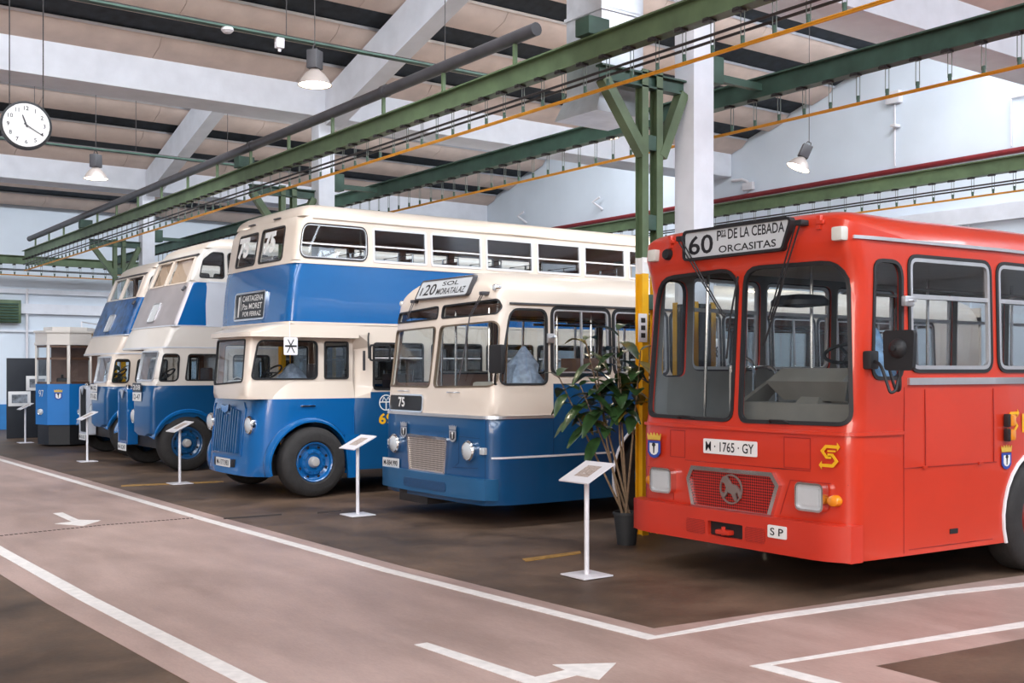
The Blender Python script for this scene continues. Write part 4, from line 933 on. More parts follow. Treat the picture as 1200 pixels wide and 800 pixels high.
# destination board
mb = MB(); bq = rpoly([(.525, 2.725), (-.55, 2.725), (-.635, 2.945), (.525, 2.945)], .025, 3); ring(mb, lambda u, z, o=0: (0.02 - o + 0.0 * z, u, z), offset(bq, .022), bq, 0, .065)
ds = mb.build('destination_board', RUBBER, red)
mb = MB(); flat_poly(mb, lambda a, b, o: (0.0 - o, a, b), bq, 0.0, .028); mb.build('blind', SIGN_BG, ds)
for st, y, z, wd, ht in (('60', .34, 2.832, .29, .165), ('P', .125, 2.888, .05, .085), ('za', .075, 2.905, .055, .05), ('DE LA CEBADA', -.275, 2.892, .60, .085), ('ORCASITAS', -.18, 2.772, .62, .060)):
    text(st, 'lettering', PLATE_BK, ds, (-.0295, y, z), (0, -1, 0), (0, 0, 1), width=wd, height=ht, depth=0, bold=.015 if st != 'za' else 0)
mb = MB(); mb.hexa([(-.0295, .045, 2.872), (-.0295, .105, 2.872), (-.0285, .105, 2.872), (-.0285, .045, 2.872), (-.0295, .045, 2.879), (-.0295, .105, 2.879), (-.0285, .105, 2.879), (-.0285, .105, 2.879)]); mb.build('lettering', PLATE_BK, ds)
# wipers
for p0, p1, b0, b1 in (((.57, 2.90), (.13, 2.20), (-.02, 2.54), (.10, 1.85)), ((-.74, 2.90), (-.36, 2.16), (-.62, 2.60), (-.30, 1.95))):
    mb = MB(); X = lambda z: W.rake(min(z, 2.6)) - .03 if z < 2.6 else -.05
    for d in (-.022, .022): mb.tube([(-.06, p0[0] + d, p0[1]), (X(2.5) - .05, (p0[0] * .45 + p1[0] * .55) + d * .7, p0[1] * .45 + p1[1] * .55), (X(p1[1]), p1[0] + d * .5, p1[1])], .007, 5)
    mb.bbox(-.075, .02, p0[0] - .04, p0[0] + .03, p0[1] - .02, p0[1] + .025, .01)
    mb.tube([(X(b0[1]) + .01, b0[0], b0[1]), (X((b0[1] + b1[1]) / 2) - .015, (b0[0] + b1[0]) / 2 + .01, (b0[1] + b1[1]) / 2), (X(b1[1]) + .01, b1[0], b1[1])], .009, 5)
    mb.build('wiper', RUBBER, red)
for y in (.56, -.48): MB().tube(bend([(0.03, y + .09, 1.33), (-.02, y + .08, 1.35), (-.02, y - .08, 1.35), (.03, y - .09, 1.33)], 3, .03), .009, 6).build('grab_handle', RUBBER, red)
crest(red, FP(-.002, .945, 1.075), .225)
s_logo(red, FP(0.006, -.985, 1.095), .17)
s_logo(red, SP(2.03, W.M(*W.S(2.03, 1.3))[1], 1.315), .17)
crest(red, SP(1.93, W.M(*W.S(1.93, 1.0))[1], 1.02), .20)
y_ = W.M(*W.S(1.93, 1.2))[1]
mb = MB(); mb.bbox(1.89, 1.925, y_ - .05, y_, 1.275, 1.385, .008, 1); mb.bbox(1.89, 1.925, y_ - .05, y_, 1.155, 1.26, .008, 1); mb.bbox(1.915, 2.0, y_ - .055, y_, 1.28, 1.38, .018); mb.bbox(1.915, 2.0, y_ - .055, y_, 1.16, 1.255, .018)
mb.build('side_repeater', [AMBER, BLACK], red)
text('1', 'lettering', YEL, red, (2.19, W.M(*W.S(2.3, 1.3))[1] - .003, 1.30), (1, 0, 0), (0, 0, 1), height=.16, depth=.001, bold=.02)
# mirror
mb = MB().tube(bend([(.24, -1.20, 1.83), (.16, -1.33, 1.80), (.14, -1.43, 1.58), (.18, -1.45, 1.60), (.22, -1.45, 1.72)], 4, .06), .012, 7)
mb.tube(bend([(.36, -1.22, 1.90), (.30, -1.36, 1.60), (.22, -1.46, 1.60), (.21, -1.46, 1.75)], 4, .06), .012, 7); mb.bbox(.17, .27, -1.24, -1.16, 1.76, 1.90, .015)
mr = mb.build('mirror_arm', RUBBER, red)
mb = MB(); fr = rpoly([(-.12, -.15), (.12, -.15), (.135, .15), (-.135, .15)], .035, 4)
mb.prism([(-1.45 + a, 1.90 + b) for a, b in fr], 'x', .205, .245); mb.lathe([(.075, .0), (.065, -.025), (.045, -.04), (.022, -.05), (.02, -.07), (0, -.072)], (.205, -1.45, 1.915), 'x', 20)
mb.build('mirror_head', RUBBER, mr)
mb = MB().tube(bend([(.62, -1.25, 2.29), (.60, -1.33, 2.29)], 3, .02), .014, 6).bbox(.56, .68, -1.27, -1.23, 2.25, 2.33, .01); mb.build('window_catch', ALU, red)
# inside
MB().box(0.25, 10.8, -1.1, 1.1, 0.55, 0.62).build('floor_deck', INT_B, red)
MB().box(0.5, 10.8, -1.12, 1.12, 2.70, 2.74).build('ceiling_lining', INT_G, red)
d = MB()
d.hexa([(.14, -1.1, .7), (.14, .38, .7), (.62, .38, .7), (.62, -1.1, .7), (.30, -1.1, 1.48), (.30, .26, 1.48), (.62, .26, 1.48), (.62, -1.1, 1.48)])
d.hexa([(.50, -.75, 1.50), (.50, -.12, 1.50), (.75, -.12, 1.50), (.75, -.75, 1.50), (.40, -.85, 1.66), (.40, .0, 1.66), (.78, .0, 1.66), (.78, -.85, 1.66)])
d.hexa([(.40, -.80, 1.66), (.40, -.02, 1.66), (.78, -.02, 1.66), (.78, -.80, 1.66), (.56, -.78, 1.77), (.56, -.05, 1.77), (.78, -.05, 1.77), (.78, -.78, 1.77)])
d.hexa([(.40, -.55, 1.46), (.40, -.30, 1.46), (.6, -.30, 1.46), (.6, -.55, 1.46), (.50, -.50, 1.55), (.50, -.33, 1.55), (.6, -.33, 1.55), (.6, -.50, 1.55)])
d.hexa([(.30, .18, 1.46), (.32, .26, 1.46), (.62, .26, 1.46), (.62, .18, 1.46), (.56, -.05, 1.74), (.58, .0, 1.74), (.70, .0, 1.74), (.70, -.05, 1.74)])
d.build('dashboard', DASH, red)
st = MB(); n = 28
ringp = [(1.0 + .24 * math.cos(2 * PI * i / n) * .35, -.42 + .26 * math.sin(2 * PI * i / n), 1.90 + .24 * math.cos(2 * PI * i / n) * .35) for i in range(n + 1)]
st.tube(ringp, .016, 7); 
for i in (3, 14, 24): st.tube([(1.0, -.42, 1.87), ringp[i]], .012, 6)
st.tube([(1.0, -.42, 1.88), (.78, -.42, 1.60)], .03, 8); st.build('steering_wheel', RUBBER, red)
MB().bbox(1.35, 1.85, -.9, -.4, 1.0, 1.12, .03).bbox(1.8, 1.92, -.9, -.4, 1.1, 1.75, .03).box(1.5, 1.7, -.75, -.55, .62, 1.0).build('driver_seat', SEAT, red)
poles(red, [bend([(.8, .77, .65), (.8, .77, 1.86), (.8, .48, 1.86), (.8, .48, 1.1)], 5, .12), bend([(.9, .70, .65), (.9, .70, 1.78), (.9, .30, 1.78), (.9, .30, 1.0)], 5, .1), [(.75, 1.08, .65), (.75, 1.0, 2.7)], [(1.2, .15, .62), (1.2, .15, 2.7)], [(1.3, -.2, .62), (1.3, -.2, 2.7)],
             [(1.95, .30, .62), (1.95, .30, 2.7)], [(3.3, .35, .62), (3.3, .35, 2.7)], [(3.3, -.35, .62), (3.3, -.35, 2.7)], [(4.9, .35, .62), (4.9, .35, 2.7)], [(4.9, -.35, .62), (4.9, -.35, 2.7)], [(6.4, .35, .62), (6.4, .35, 2.7)], [(1.9, -.35, 2.5), (10, -.35, 2.5)], [(1.9, .35, 2.5), (10, .35, 2.5)]])
MB().box(1.95, 1.98, -1.2, -.25, .62, 1.75).build('driver_screen', INT, red)
seats(red, [2.3, 3.2, 4.1, 5.0, 5.9, 6.8, 7.7, 8.6], [-.92, -.48, .48, .92], .72, SEATG, 'red')
crumple(red, (.62, -.95, 1.45), .16, .62, BLUEPOLY, 3)
MB().lathe([(0, .30), (.20, .28), (.24, .24), (.24, .2), (0, .18)], (.55, -.25, 2.1), 'z', 20).build('interior_mirror', BLACK, red)
# ================================================================ low cream and blue bus (route 20)
b4 = empty('bus', (6.93, 11.2, 0), 'low cream and blue single-decker bus with route board 20, beside the red bus', 'bus')
W = Wrap(9.6, 1.195, 1.25, tx=1.0, rc=0.22, bow=0.05, xb=1.0, rake=curve([(0.25, -.01), (1.2, 0.0), (1.24, .01), (1.55, .03), (2.3, .13), (2.55, .17), (2.9, .25)]), tumble=curve([(0.25, 0), (1.3, 0), (2.6, .035)]), na=10)
ZT = lambda u: interp(abs(u), [0, W.front(.8), W.uc, W.uc + .3, W.U], [2.60, 2.58, 2.53, 2.50, 2.50])
NS = lambda sg: [W.Sp(rpoly([(0.15, 1.595), (0.80, 1.595), (0.79, 2.44), (0.22, 2.44)], [.09, .08, .12, .14]), sg)] + [W.Sp(rect(x, 1.70, x + .88, 2.47, .10), sg) for x in XS4]
XS4 = [0.87 + .94 * i for i in range(8)]
fw = [rpoly([(1.16, 1.555), (.055, 1.555), (.05, 2.27), (1.10, 2.25)], [.06, .07, .07, .08]), rpoly([(-.045, 1.555), (-1.17, 1.575), (-1.15, 2.30), (-.05, 2.27)], [.07, .10, .09, .07]),
      rpoly([(1.10, 2.35), (.05, 2.37), (.05, 2.515), (1.06, 2.47)], [.05, .04, .05, .05]), rpoly([(-.05, 2.37), (-1.12, 2.385), (-1.16, 2.46), (-1.12, 2.545), (-.05, 2.515)], [.04, .06, .05, .05, .05])]
FW = [W.Fp(p) for p in fw]; N, Fh = NS(-1), NS(1)
us0 = W.S(0.89, 0)[0]
def m4(u, z):
    a = abs(u)
    if z < 1.225: return 1
    if a > -us0 and z < 1.60: return 1
    return 0
ln = [[(-W.U + .001, 1.60), (us0, 1.60), (us0, 1.225), (-us0, 1.225), (-us0, 1.60), (W.U - .001, 1.60)]]
# the nearside skirt wheel openings
mb = MB(); sheet(mb, W.M, outline(W, .25, ZT, [(2.45, .48, .66), (7.4, .48, .60)]), FW + N + Fh, .04, 0, W.grid(.25, 2.6, .12, .7), ln, m4, 2)
mb.build('body_shell', [CREAM, BLUE, INT_B], b4)
mb = MB(); W.roof(mb, [(0, 0), (.015, .14), (.04, .30), (.08, .45), (.14, .60), (.22, .75), (.36, .88), (.6, .97), (.9, 1.0), (1.15, 1.0)], ZT, 2.88, ff=.62, crown=.06)
mb.build('roof', CREAM, b4)
MB().box(9.56, 9.6, -1.24, 1.24, .3, 1.7).box(9.56, 9.6, -1.24, -.8, 1.7, 2.6).box(9.56, 9.6, .8, 1.24, 1.7, 2.6).box(9.56, 9.6, -1.24, 1.24, 2.45, 2.75).build('rear_wall', CREAM, b4)
for i, p in enumerate(FW): window(W, p, b4, 'windscreen' if i < 2 else 'upper_windscreen', GLS_W, -.015, .016, .010, gmat=DULL if i < 2 else RUBBER, grid=W.grid(1.5, 2.6, .15, .5))
for sg, hs in ((-1, N), (1, Fh)):
    for i, p in enumerate(hs):
        o = window(W, p, b4, 'window', GLS, -.012, .034 if i else .02, .012, frame=.018 if i else None, grid=W.grid(1.5, 2.5, .2, .6) if not i else None)
        if i: bar(W, W.S(XS4[i - 1] + .46, 1.74, sg), W.S(XS4[i - 1] + .46, 2.43, sg), .02, -.03, .0, MB()).build('window_rail', ALU, o)
mb = MB()
for sg in (-1, 1): bar(W, W.S(.20, 2.50, sg), W.S(9.5, 2.50, sg), .022, 0, .03, mb, n=60)
mb.build_split('drip_rail', PIPE_G, b4)
mb = MB(); us = sorted([u for u in W.us + [-u for u in W.us] if abs(u) < -us0] + [us0, -us0])
for a, b in zip(us, us[1:]):
    if b - a > 1e-4: bar(W, (a - .003, 1.228), (b + .003, 1.228), .035, -.003, .016, mb)
mb.build('waist_moulding', ALU, b4)
mb = MB()
bar(W, W.S(.10, .78), W.S(1.75, .78), .022, 0, .012, mb, n=30); bar(W, W.S(3.2, .78), W.S(9.4, .78), .022, 0, .012, mb, n=6); bar(W, W.S(.10, .78, 1), W.S(1.75, .78, 1), .022, 0, .012, mb, n=6)
mb.build_split('side_moulding', STEEL_W, b4)
mb = MB(); a = arch_pts(2.45, .48, .67, .25, 18)
for sg in (-1, 1): mb.tube([W.M(*W.S(x, z, sg), .006) for x, z in a], .018, 6)
mb.build_split('arch_lip', STEEL_W, b4)
for xc in (2.45, 7.4):
    wheel(b4, xc, -1.20, .48, BLUE_M, -1, key='blue'); wheel(b4, xc, 1.20, .48, BLUE_M, 1, key='blue')
# bumper
BX = curve([(-1.19, .10), (-1.15, -.005), (-1.04, -.05), (0, -.09), (1.0, -.055), (1.11, -.01), (1.15, .10)]); BM = lambda u, z, o=0: (BX(u) - o, u, z)
mb = MB(); ys = [-1.19, -1.15, -1.04, -.5, 0, .5, 1.0, 1.11, 1.15]
sheet(mb, BM, [(-1.19, .31), (1.15, .31), (1.15, .55), (-1.19, .55)], [], .06, 0, (), [[(y, .315), (y, .545)] for y in ys[1:-1]])
mb.prism([(.2, -1.18)] + [(BX(y) + .003, y * .998) for y in ys] + [(.2, 1.14)], 'z', .52, .548); bmp = mb.build('bumper', BLUE_B, b4)
mb = MB(); sheet(mb, BM, rect(-.47, .355, .47, .465, .04), [], .006, .006, [(i * .09, .41) for i in range(-4, 5)]); mb.build('bumper_grille', mesh_mat('blue_perforated_mesh', (.02, .09, .22), (.004, .02, .06), 120), bmp)
MB().box(.0, .5, .05, .7, .16, .30).build('tow_bracket', IRON, b4)
# grille, crests, lamps
G = rpoly([(.42, .545), (-.38, .545), (-.44, .975), (.45, .985), (.475, .95)], [.02, .02, .06, .02, .02], 3)
GM = lambda u, z, o=0: (.03 - o, u, z)
mb = MB(); ring(mb, GM, G, offset(G, -.03), -.02, .065); gr = mb.build('grille_frame', CHROME, b4, ang=20)
mb = MB(); flat_poly(mb, lambda a, b, o: (-.012 - o, a, b), offset(G, -.015), 0, .01); mb.build('grille_mesh', mesh_mat('woven_metal_mesh', (.62, .54, .48), (.13, .10, .085), 58, .35, .5), gr)
for y in (.57, -.53): crest(b4, FP(-.015, y, 1.03), .19, ALU, True)
for y in (.79, -.85):
    x = W.M(*W.F(y, .85))[0]; disc_lamp(b4, 'headlight', (x - .03, y, .85), .105, .06)
    yy = .965 if y > 0 else -1.06; p = W.M(*W.F(yy, .855)); MB().bbox(p[0] - .03, p[0] + .02, yy - .045, yy + .045, .815, .895, .012).build('side_lamp', LAMPG, b4)
mb = MB(); p0 = W.M(*W.F(-.93, .9))
SEAM_B = mat('dark_blue_panel_seam', (.004, .03, .10), .5, var=0.0)
mb = MB()
def seam(W, pts, wd=.007):
    for a, b in zip(pts, pts[1:]): bar(W, a, b, wd, -.002, .0025, mb, n=max(1, int((Vector(b) - Vector(a)).length / .12)))
seam(W, [W.F(-.62, 1.0), W.F(-1.10, .99)]); seam(W, [W.F(-.62, 1.0), W.F(-.62, .70), W.F(-.55, .66)]); seam(W, [W.F(-.5, .64), W.S(.02, .66)]); seam(W, [W.S(.06, 1.2), W.S(.06, .28)]); seam(W, [W.S(.89, 1.2), W.S(.89, .8)])
mb.build_split('panel_seam', SEAM_B, b4)
plate(b4, 'M-884.990', FP(-.005, .90, .60), .40, .12, 'number_plate', tw=.85, th=.55)
# boards
mb = MB(); q = rect(.17, 1.265, .99, 1.445, .04, 4); sheet(mb, W.M, W.Fp(q), [], .02, .012, W.grid(1.2, 1.5, .1, .3)); sb = mb.build('side_number_board', SIGN_BK, b4)
mb = MB(); ring(mb, W.M, W.Fp(offset(q, .02)), W.Fp(q), -.01, .022); mb.build('board_frame', CHROME, sb)
text('75', 'lettering', LETTER_W, sb, (-.020, .62, 1.365), (0, -1, 0), (0, 0, 1), height=.12, depth=0, bold=.03)
tl = .5
q = rect(-.56, -.105, .56, .105, .025, 4); DP = lambda a, b, o: (.205 - o + b * tl, a - .01, 2.735 + b)
mb = MB(); ring(mb, lambda u, z, o=0: DP(u, z, o), offset(q, .018), q, -.04, .018); ds = mb.build('destination_board', PIPE_G, b4)
mb = MB(); flat_poly(mb, DP, q, -.02, .012); mb.build('blind', SIGN_BG, ds)
for st, y, z, wd, ht in (('20', .30, -.005, .26, .155), ('SOL', -.12, .055, .36, .060), ('MORATALAZ', -.18, -.040, .62, .085)):
    v = DP(y, z, .0145); text(st, 'lettering', PLATE_BK, ds, v, (0, -1, 0), (tl, 0, 1), width=wd, height=ht, depth=0, bold=.01)
v = DP(.49, -.02, .0145); text('I', 'lettering', PLATE_BK, ds, v, (0, -1, 0), (tl, 0, 1), width=.03, height=.11, depth=0)
for y, z, s_ in ((-1.02, 2.68, .03), (1.05, 2.60, .03)):
    p = W.M(*W.F(y, min(z, 2.55))); disc_lamp(b4, 'marker_lamp', (p[0] + .03, y, z), .035, .03)
for p0, p1, b0, b1 in (((.60, 2.60), (.66, 2.44), (.68, 2.44), (.70, 2.40)), ((-.90, 2.62), (-.72, 2.36), (-.76, 2.22), (-.60, 1.64))):
    X = lambda z: W.rake(z) - .02; mb = MB()
    for d in (-.02, .02): mb.tube([(X(p0[1]) - .02, p0[0] + d, p0[1]), (X(p1[1]) - .03, p1[0] + d, p1[1])], .006, 5)
    mb.bbox(X(p0[1]) - .05, X(p0[1]) + .1, p0[0] - .035, p0[0] + .035, p0[1] - .02, p0[1] + .02, .008)
    mb.tube([(X(p1[1]) - .03, p1[0], p1[1]), (X((p1[1] + b1[1]) / 2) - .02, (p1[0] + b1[0]) / 2 - .02, (p1[1] + b1[1]) / 2), (X(b1[1]), b1[0], b1[1])], .008, 5)
    mb.build('wiper', PIPE_G, b4)
for y in (.62, -.50): MB().tube(bend([(.03, y + .1, 1.50), (-.03, y + .09, 1.50), (-.03, y - .09, 1.50), (.03, y - .1, 1.50)], 3, .03), .008, 6).build('grab_handle', ALU, b4)
mb = MB().tube(bend([(.12, -1.20, 1.60), (.0, -1.34, 1.60), (-.03, -1.42, 1.80)], 4, .06), .012, 7);
mr = mb.build('mirror_arm', RUBBER, b4); MB().bbox(-.07, -.01, -1.56, -1.32, 1.72, 2.03, .025).build('mirror_head', RUBBER, mr)
mb = MB().tube(bend([(.84, -1.26, 2.12), (.82, -1.36, 2.14)], 3, .02), .016, 6).bbox(.79, .89, -1.27, -1.24, 2.06, 2.17, .01); mb.build('window_catch', ALU, b4)
MB().box(.45, 9.5, -1.1, 1.1, .62, .69).build('floor_deck', INT_B, b4)
MB().box(.5, 9.5, -1.15, 1.15, 2.50, 2.53).build('ceiling_lining', INT_C, b4)
MB().bbox(.25, .65, -1.1, 1.0, .69, 1.50, .05).bbox(.4, .8, -.9, -.3, 1.45, 1.62, .04).build('dashboard', INT_W, b4)
st = MB(); n = 24; rp = [(.95 + .08 * math.cos(2 * PI * i / n), -.62 + .25 * math.sin(2 * PI * i / n), 1.75 + .12 * math.cos(2 * PI * i / n)) for i in range(n + 1)]
st.tube(rp, .015, 7).tube([rp[6], rp[18]], .012, 6).tube([(.95, -.62, 1.74), (.75, -.62, 1.45)], .03, 8).build('steering_wheel', RUBBER, b4)
MB().bbox(1.2, 1.65, -.9, -.4, 1.05, 1.16, .03).bbox(1.6, 1.7, -.9, -.4, 1.15, 1.72, .03).box(1.3, 1.6, -.75, -.55, .69, 1.08).build('driver_seat', SEAT, b4)
poles(b4, [[(.6, .35, .69), (.6, .35, 2.5)], [(1.1, .35, .69), (1.1, .35, 2.5)], [(.62, -.35, .69), (.62, -.35, 2.5)], [(.33, -1.08, 1.6), (.36, -1.08, 2.45)], [(.85, 1.1, .69), (.85, 1.05, 2.5)], [(2.2, .35, .69), (2.2, .35, 2.5)], [(2.2, -.35, .69), (2.2, -.35, 2.5)], [(3.9, .35, .69), (3.9, .35, 2.5)], [(1.8, -.35, 2.35), (9, -.35, 2.35)], [(1.8, .35, 2.35), (9, .35, 2.35)]])
MB().box(1.75, 1.79, -1.2, -.3, .69, 1.9).build('driver_screen', INT_B, b4)
seats(b4, [2.3, 3.1, 3.9, 4.7, 5.5, 6.3, 7.1], [-.9, -.46, .46, .9], .75, SEAT, 'dark')
crumple(b4, (.70, -.92, 1.40), .24, .62, PALEPOLY, 5)
mb = MB().bbox(3.50, 3.80, -1.215, -1.20, 1.82, 2.16, .005); c_ = mb.build('window_card', WHITE, b4)
text('86', 'lettering', PLATE_BK, c_, (3.65, -1.218, 1.99), (1, 0, 0), (0, 0, 1), width=.20, height=.15, depth=0.0, bold=.02)
# ================================================================ tall double-decker with cream nose (route 1)
b3 = empty('bus', (6.0, 15.2, 0), 'tall blue and cream double-decker bus with route board 1 and tin front', 'bus')
RK = curve([(2.25, .30), (2.4, .36), (2.86, .40), (3.25, .45), (3.8, .54), (4.0, .66)])
W = Wrap(8.4, 1.25, 1.25, tx=1.0, rc=.15, bow=.05, xb=1.6, rake=lambda z: RK(z), tumble=curve([(2.2, 0), (3.2, 0), (4.0, .03)]), na=9)
xs3 = [(.64, 1.60), (1.70, 2.58), (2.67, 3.56), (3.66, 4.54), (4.64, 5.51), (5.61, 6.48), (6.58, 7.45)]
NS = lambda sg: [W.Sp(rect(.13 if i == 0 else a, 3.30, b, 3.775, .15 if i == 0 else .035), sg) for i, (a, b) in enumerate(xs3)]
fw = [rpoly([(.82, 3.29), (.07, 3.29), (.075, 3.76), (.80, 3.76)], [.06] * 4), rpoly([(-.07, 3.29), (-.85, 3.29), (-.83, 3.77), (-.075, 3.77)], [.06] * 4)]
FW = [W.Fp(p) for p in fw]; N, Fh = NS(-1), NS(1)
m3 = lambda u, z: 1 if 2.40 < z < 3.245 else 0
mb = MB(); sheet(mb, W.M, [(-W.U, 2.25), (W.U, 2.25), (W.U, 3.88), (-W.U, 3.88)], FW + N + Fh, .04, 0, W.grid(2.25, 3.88, .12, .9), [[(-W.U + .001, z), (W.U - .001, z)] for z in (2.40, 3.245)], m3, 2)
mb.build('upper_body', [CREAM, BLUE_M, INT_C], b3)
mb = MB(); W.roof(mb, [(0, 0), (.012, .22), (.035, .45), (.075, .65), (.14, .82), (.28, .94), (.6, 1.0), (1.18, 1.0)], 3.88, 4.07, ff=.9, crown=.07); mb.build('roof', CREAM, b3)
MB().box(8.36, 8.4, -1.24, 1.24, .4, 3.4).box(8.36, 8.4, -1.24, -.7, 3.4, 4.0).box(8.36, 8.4, .7, 1.24, 3.4, 4.0).box(8.36, 8.4, -1.24, 1.24, 3.8, 4.05).build('rear_wall', CREAM, b3)
for i, p in enumerate(FW):
    o = window(W, p, b3, 'upper_windscreen', GLS_W, -.012, .02, .010, gmat=IRON, grid=W.grid(3.2, 3.9, .2, .5))
    c = (.47, -.47)[i]; v = W.M(*W.F(c, 3.56), .012); text('75', 'lettering', LETTER_W, o, (v[0] - .03, v[1], v[2]), (0.0, -1, 0), (.17, 0, 1), height=.32, depth=.0, bold=.055)
for sg, hs in ((-1, N), (1, Fh)):
    for i, p in enumerate(hs):
        o = window(W, p, b3, 'window', GLS, -.012, .018, .010, gmat=IRON if i == 0 else STEEL_W, frame=.012)
        a, b = xs3[i]; bar(W, W.S((.15 if i == 0 else a) + .01, 3.50 if i == 0 else 3.52, sg), W.S(b - .01, 3.50 if i == 0 else 3.52, sg), .022, -.03, .006, MB()).build('window_rail', STEEL_W, o)
mb = MB()
for z, wd in ((3.235, .03), (2.405, .03)):
    us = [u for u in sorted(W.us + [-u for u in W.us])]
    for a, b in zip(us, us[1:]):
        if b - a > 1e-4: bar(W, (a - .003, z), (b + .003, z), wd, -.003, .010, mb)
mb.build_split('beading', CREAM, b3)
mb = MB()
for sg in (-1, 1): bar(W, W.S(.30, 3.86, sg), W.S(8.3, 3.86, sg), .018, 0, .02, mb, n=8)
mb.build_split('gutter', CREAM, b3)
mb = MB()
for y in (.45, -.45): p = W.M(*W.F(y, 3.86), 0); mb.bbox(p[0] - .012, p[0] + .02, y - .1, y + .1, 3.90, 3.92, .004)
mb.build_split('roof_vent', PIPE_G, b3)
MB().box(.5, 8.35, -1.2, 1.2, 2.28, 2.33).build('upper_deck', INT_C, b3)
MB().box(1.0, 8.3, -1.18, 1.18, 3.86, 3.885).build('ceiling_lining', INT_C, b3)
seats(b3, [1.2, 2.0, 2.8, 3.6, 4.4, 5.2, 6.0], [-.88, -.44, .44, .88], 2.45, SEAT, 'b3u')
poles(b3, [[(.75, y, 3.42), (.75, y + .4, 3.42)] for y in (-.9, .1)] + [[(2.0, -.3, 2.3), (2.0, -.3, 3.9)], [(3.6, .3, 2.3), (3.6, .3, 3.9)], [(5.2, -.3, 2.3), (5.2, -.3, 3.9)]], INT_W)
# lower saloon
WL_ = Wrap(8.4, 1.25, 1.25, tx=.5, rc=.04, bow=0.0, x0=1.45, tumble=None, na=3)
xl = [(1.70, 2.52), (2.67, 3.56), (3.66, 4.54), (4.64, 5.51), (5.61, 6.48), (6.58, 7.45)]
NL = lambda sg: [WL_.Sp(rect(a, 1.48, b, 2.14, .05), sg) for a, b in xl]
BW = [WL_.Fp(rect(.15, 1.45, .95, 2.1, .06)), WL_.Fp(rect(-.95, 1.5, -.2, 2.1, .06))]
uz = WL_.S(1.65, 0)[0]
m3 = lambda u, z: 1 if z < (1.445 if abs(u) > -uz else 1.36) else 0
NN, NF = NL(-1), NL(1)
mb = MB(); sheet(mb, WL_.M, outline(WL_, .35, 2.25, [(6.6, .5, .56)]), NN + NF + BW, .04, 0, [], [[(-WL_.U + .001, 1.445), (uz, 1.445), (uz, 1.36), (-uz, 1.36), (-uz, 1.445), (WL_.U - .001, 1.445)]], m3, 2)
mb.build('lower_body', [CREAM, BLUE, INT_W], b3)
for hs, sg in ((NN, -1), (NF, 1)):
    for i, p in enumerate(hs):
        o = window(WL_, p, b3, 'window', GLS, -.012, .02, .01); a, b = xl[i]; bar(WL_, WL_.S(a + .01, 1.93, sg), WL_.S(b - .01, 1.93, sg), .02, -.03, .0, MB()).build('window_rail', STEEL_W, o)
for p in BW: window(WL_, p, b3, 'bulkhead_window', GLS, -.012, .02, .01)
MB().box(1.5, 8.35, -1.2, 1.2, .60, .66).build('floor_deck', INT_B, b3)
seats(b3, [2.0, 2.8, 3.6, 4.4, 5.2], [-.88, -.44, .44, .88], .75, SEAT, 'b3l')
# canopy: cream roof of the cab reaching forward under the upper deck, curved in plan
mb = MB()
pl = [(1.46, -1.256), (-.02, -1.256), (-.14, -1.21), (-.20, -1.1), (-.22, -.9), (-.22, .0), (-.10, .12), (.28, .22), (.33, .9), (.42, 1.15), (.62, 1.25), (1.46, 1.25)]
pt = [(1.46, -1.256), (.60, -1.256), (.45, -1.20), (.38, -1.08), (.345, -.9), (.335, .0), (.335, .1), (.335, .25), (.345, .9), (.40, 1.14), (.62, 1.25), (1.46, 1.25)]
n = len(pl); vs = [(x, y, 2.205) for x, y in pl] + [(x, y, 2.265) for x, y in pl] + [(x * .6 + q[0] * .4, y, 2.34) for (x, y), q in zip(pl, pt)] + [(x, y, 2.405) for x, y in pt]
fs = [tuple(range(n))] + [(k * n + i, k * n + i + 1, (k + 1) * n + i + 1, (k + 1) * n + i) for k in range(3) for i in range(n - 1)] + [tuple(range(4 * n - 1, 3 * n - 1, -1))]
mb.add(vs, fs).build('cab_canopy', CREAM, b3, ang=40)
# half cab on the near side
WC = Wrap(1.46, .62, .62, tx=.4, rc=.10, bow=.015, x0=-.14, yc=-.45, xb=.9, rake=curve([(1.2, -.03), (1.5, -.02), (2.2, .04)]), na=5)
cw = [WC.Sp(rpoly([(-.06, 1.635), (.90, 1.635), (.90, 2.155), (.0, 2.155)], [.06, .08, .08, .10]), -1), WC.Sp(rect(1.02, 1.64, 1.38, 2.15, .03), -1)]
wsc = WC.Fp(rpoly([(.52, 1.55), (-.50, 1.60), (-.49, 2.17), (.52, 2.17)], [.05, .06, .05, .05]))
fs_ = [WC.Sp(rect(.02, 1.5, 1.35, 2.12, .05), 1)]
mb = MB(); sheet(mb, WC.M, [(-WC.U, 1.36), (WC.U, 1.36), (WC.U, 2.23), (-WC.U, 2.23)], cw + [wsc] + fs_, .035, 0, WC.grid(1.36, 2.2, .14, .3), [], lambda u, z: 0, 1); mb.build('cab', [CREAM, INT_B], b3)
o = window(WC, wsc, b3, 'windscreen', GLS_W, -.01, .018, .01, grid=WC.grid(1.5, 2.2, .2, .2))
for p in cw + fs_: window(WC, p, b3, 'cab_window', GLS, -.01, .02, .012)
st = MB(); n = 24; rp = [(.45 + .12 * math.cos(2 * PI * i / n), -.55 + .22 * math.sin(2 * PI * i / n), 1.72 + .10 * math.cos(2 * PI * i / n)) for i in range(n + 1)]
st.tube(rp, .014, 7).tube([rp[6], rp[18]], .012, 6).tube([(.45, -.55, 1.71), (.2, -.55, 1.4)], .025, 8).build('steering_wheel', RUBBER, b3)
MB().bbox(.75, 1.15, -.8, -.3, 1.2, 1.32, .03).bbox(1.1, 1.2, -.8, -.3, 1.3, 1.85, .03).build('driver_seat', SEAT, b3)
crumple(b3, (.72, -.62, 1.50), .22, .34, PALEPOLY, 8)
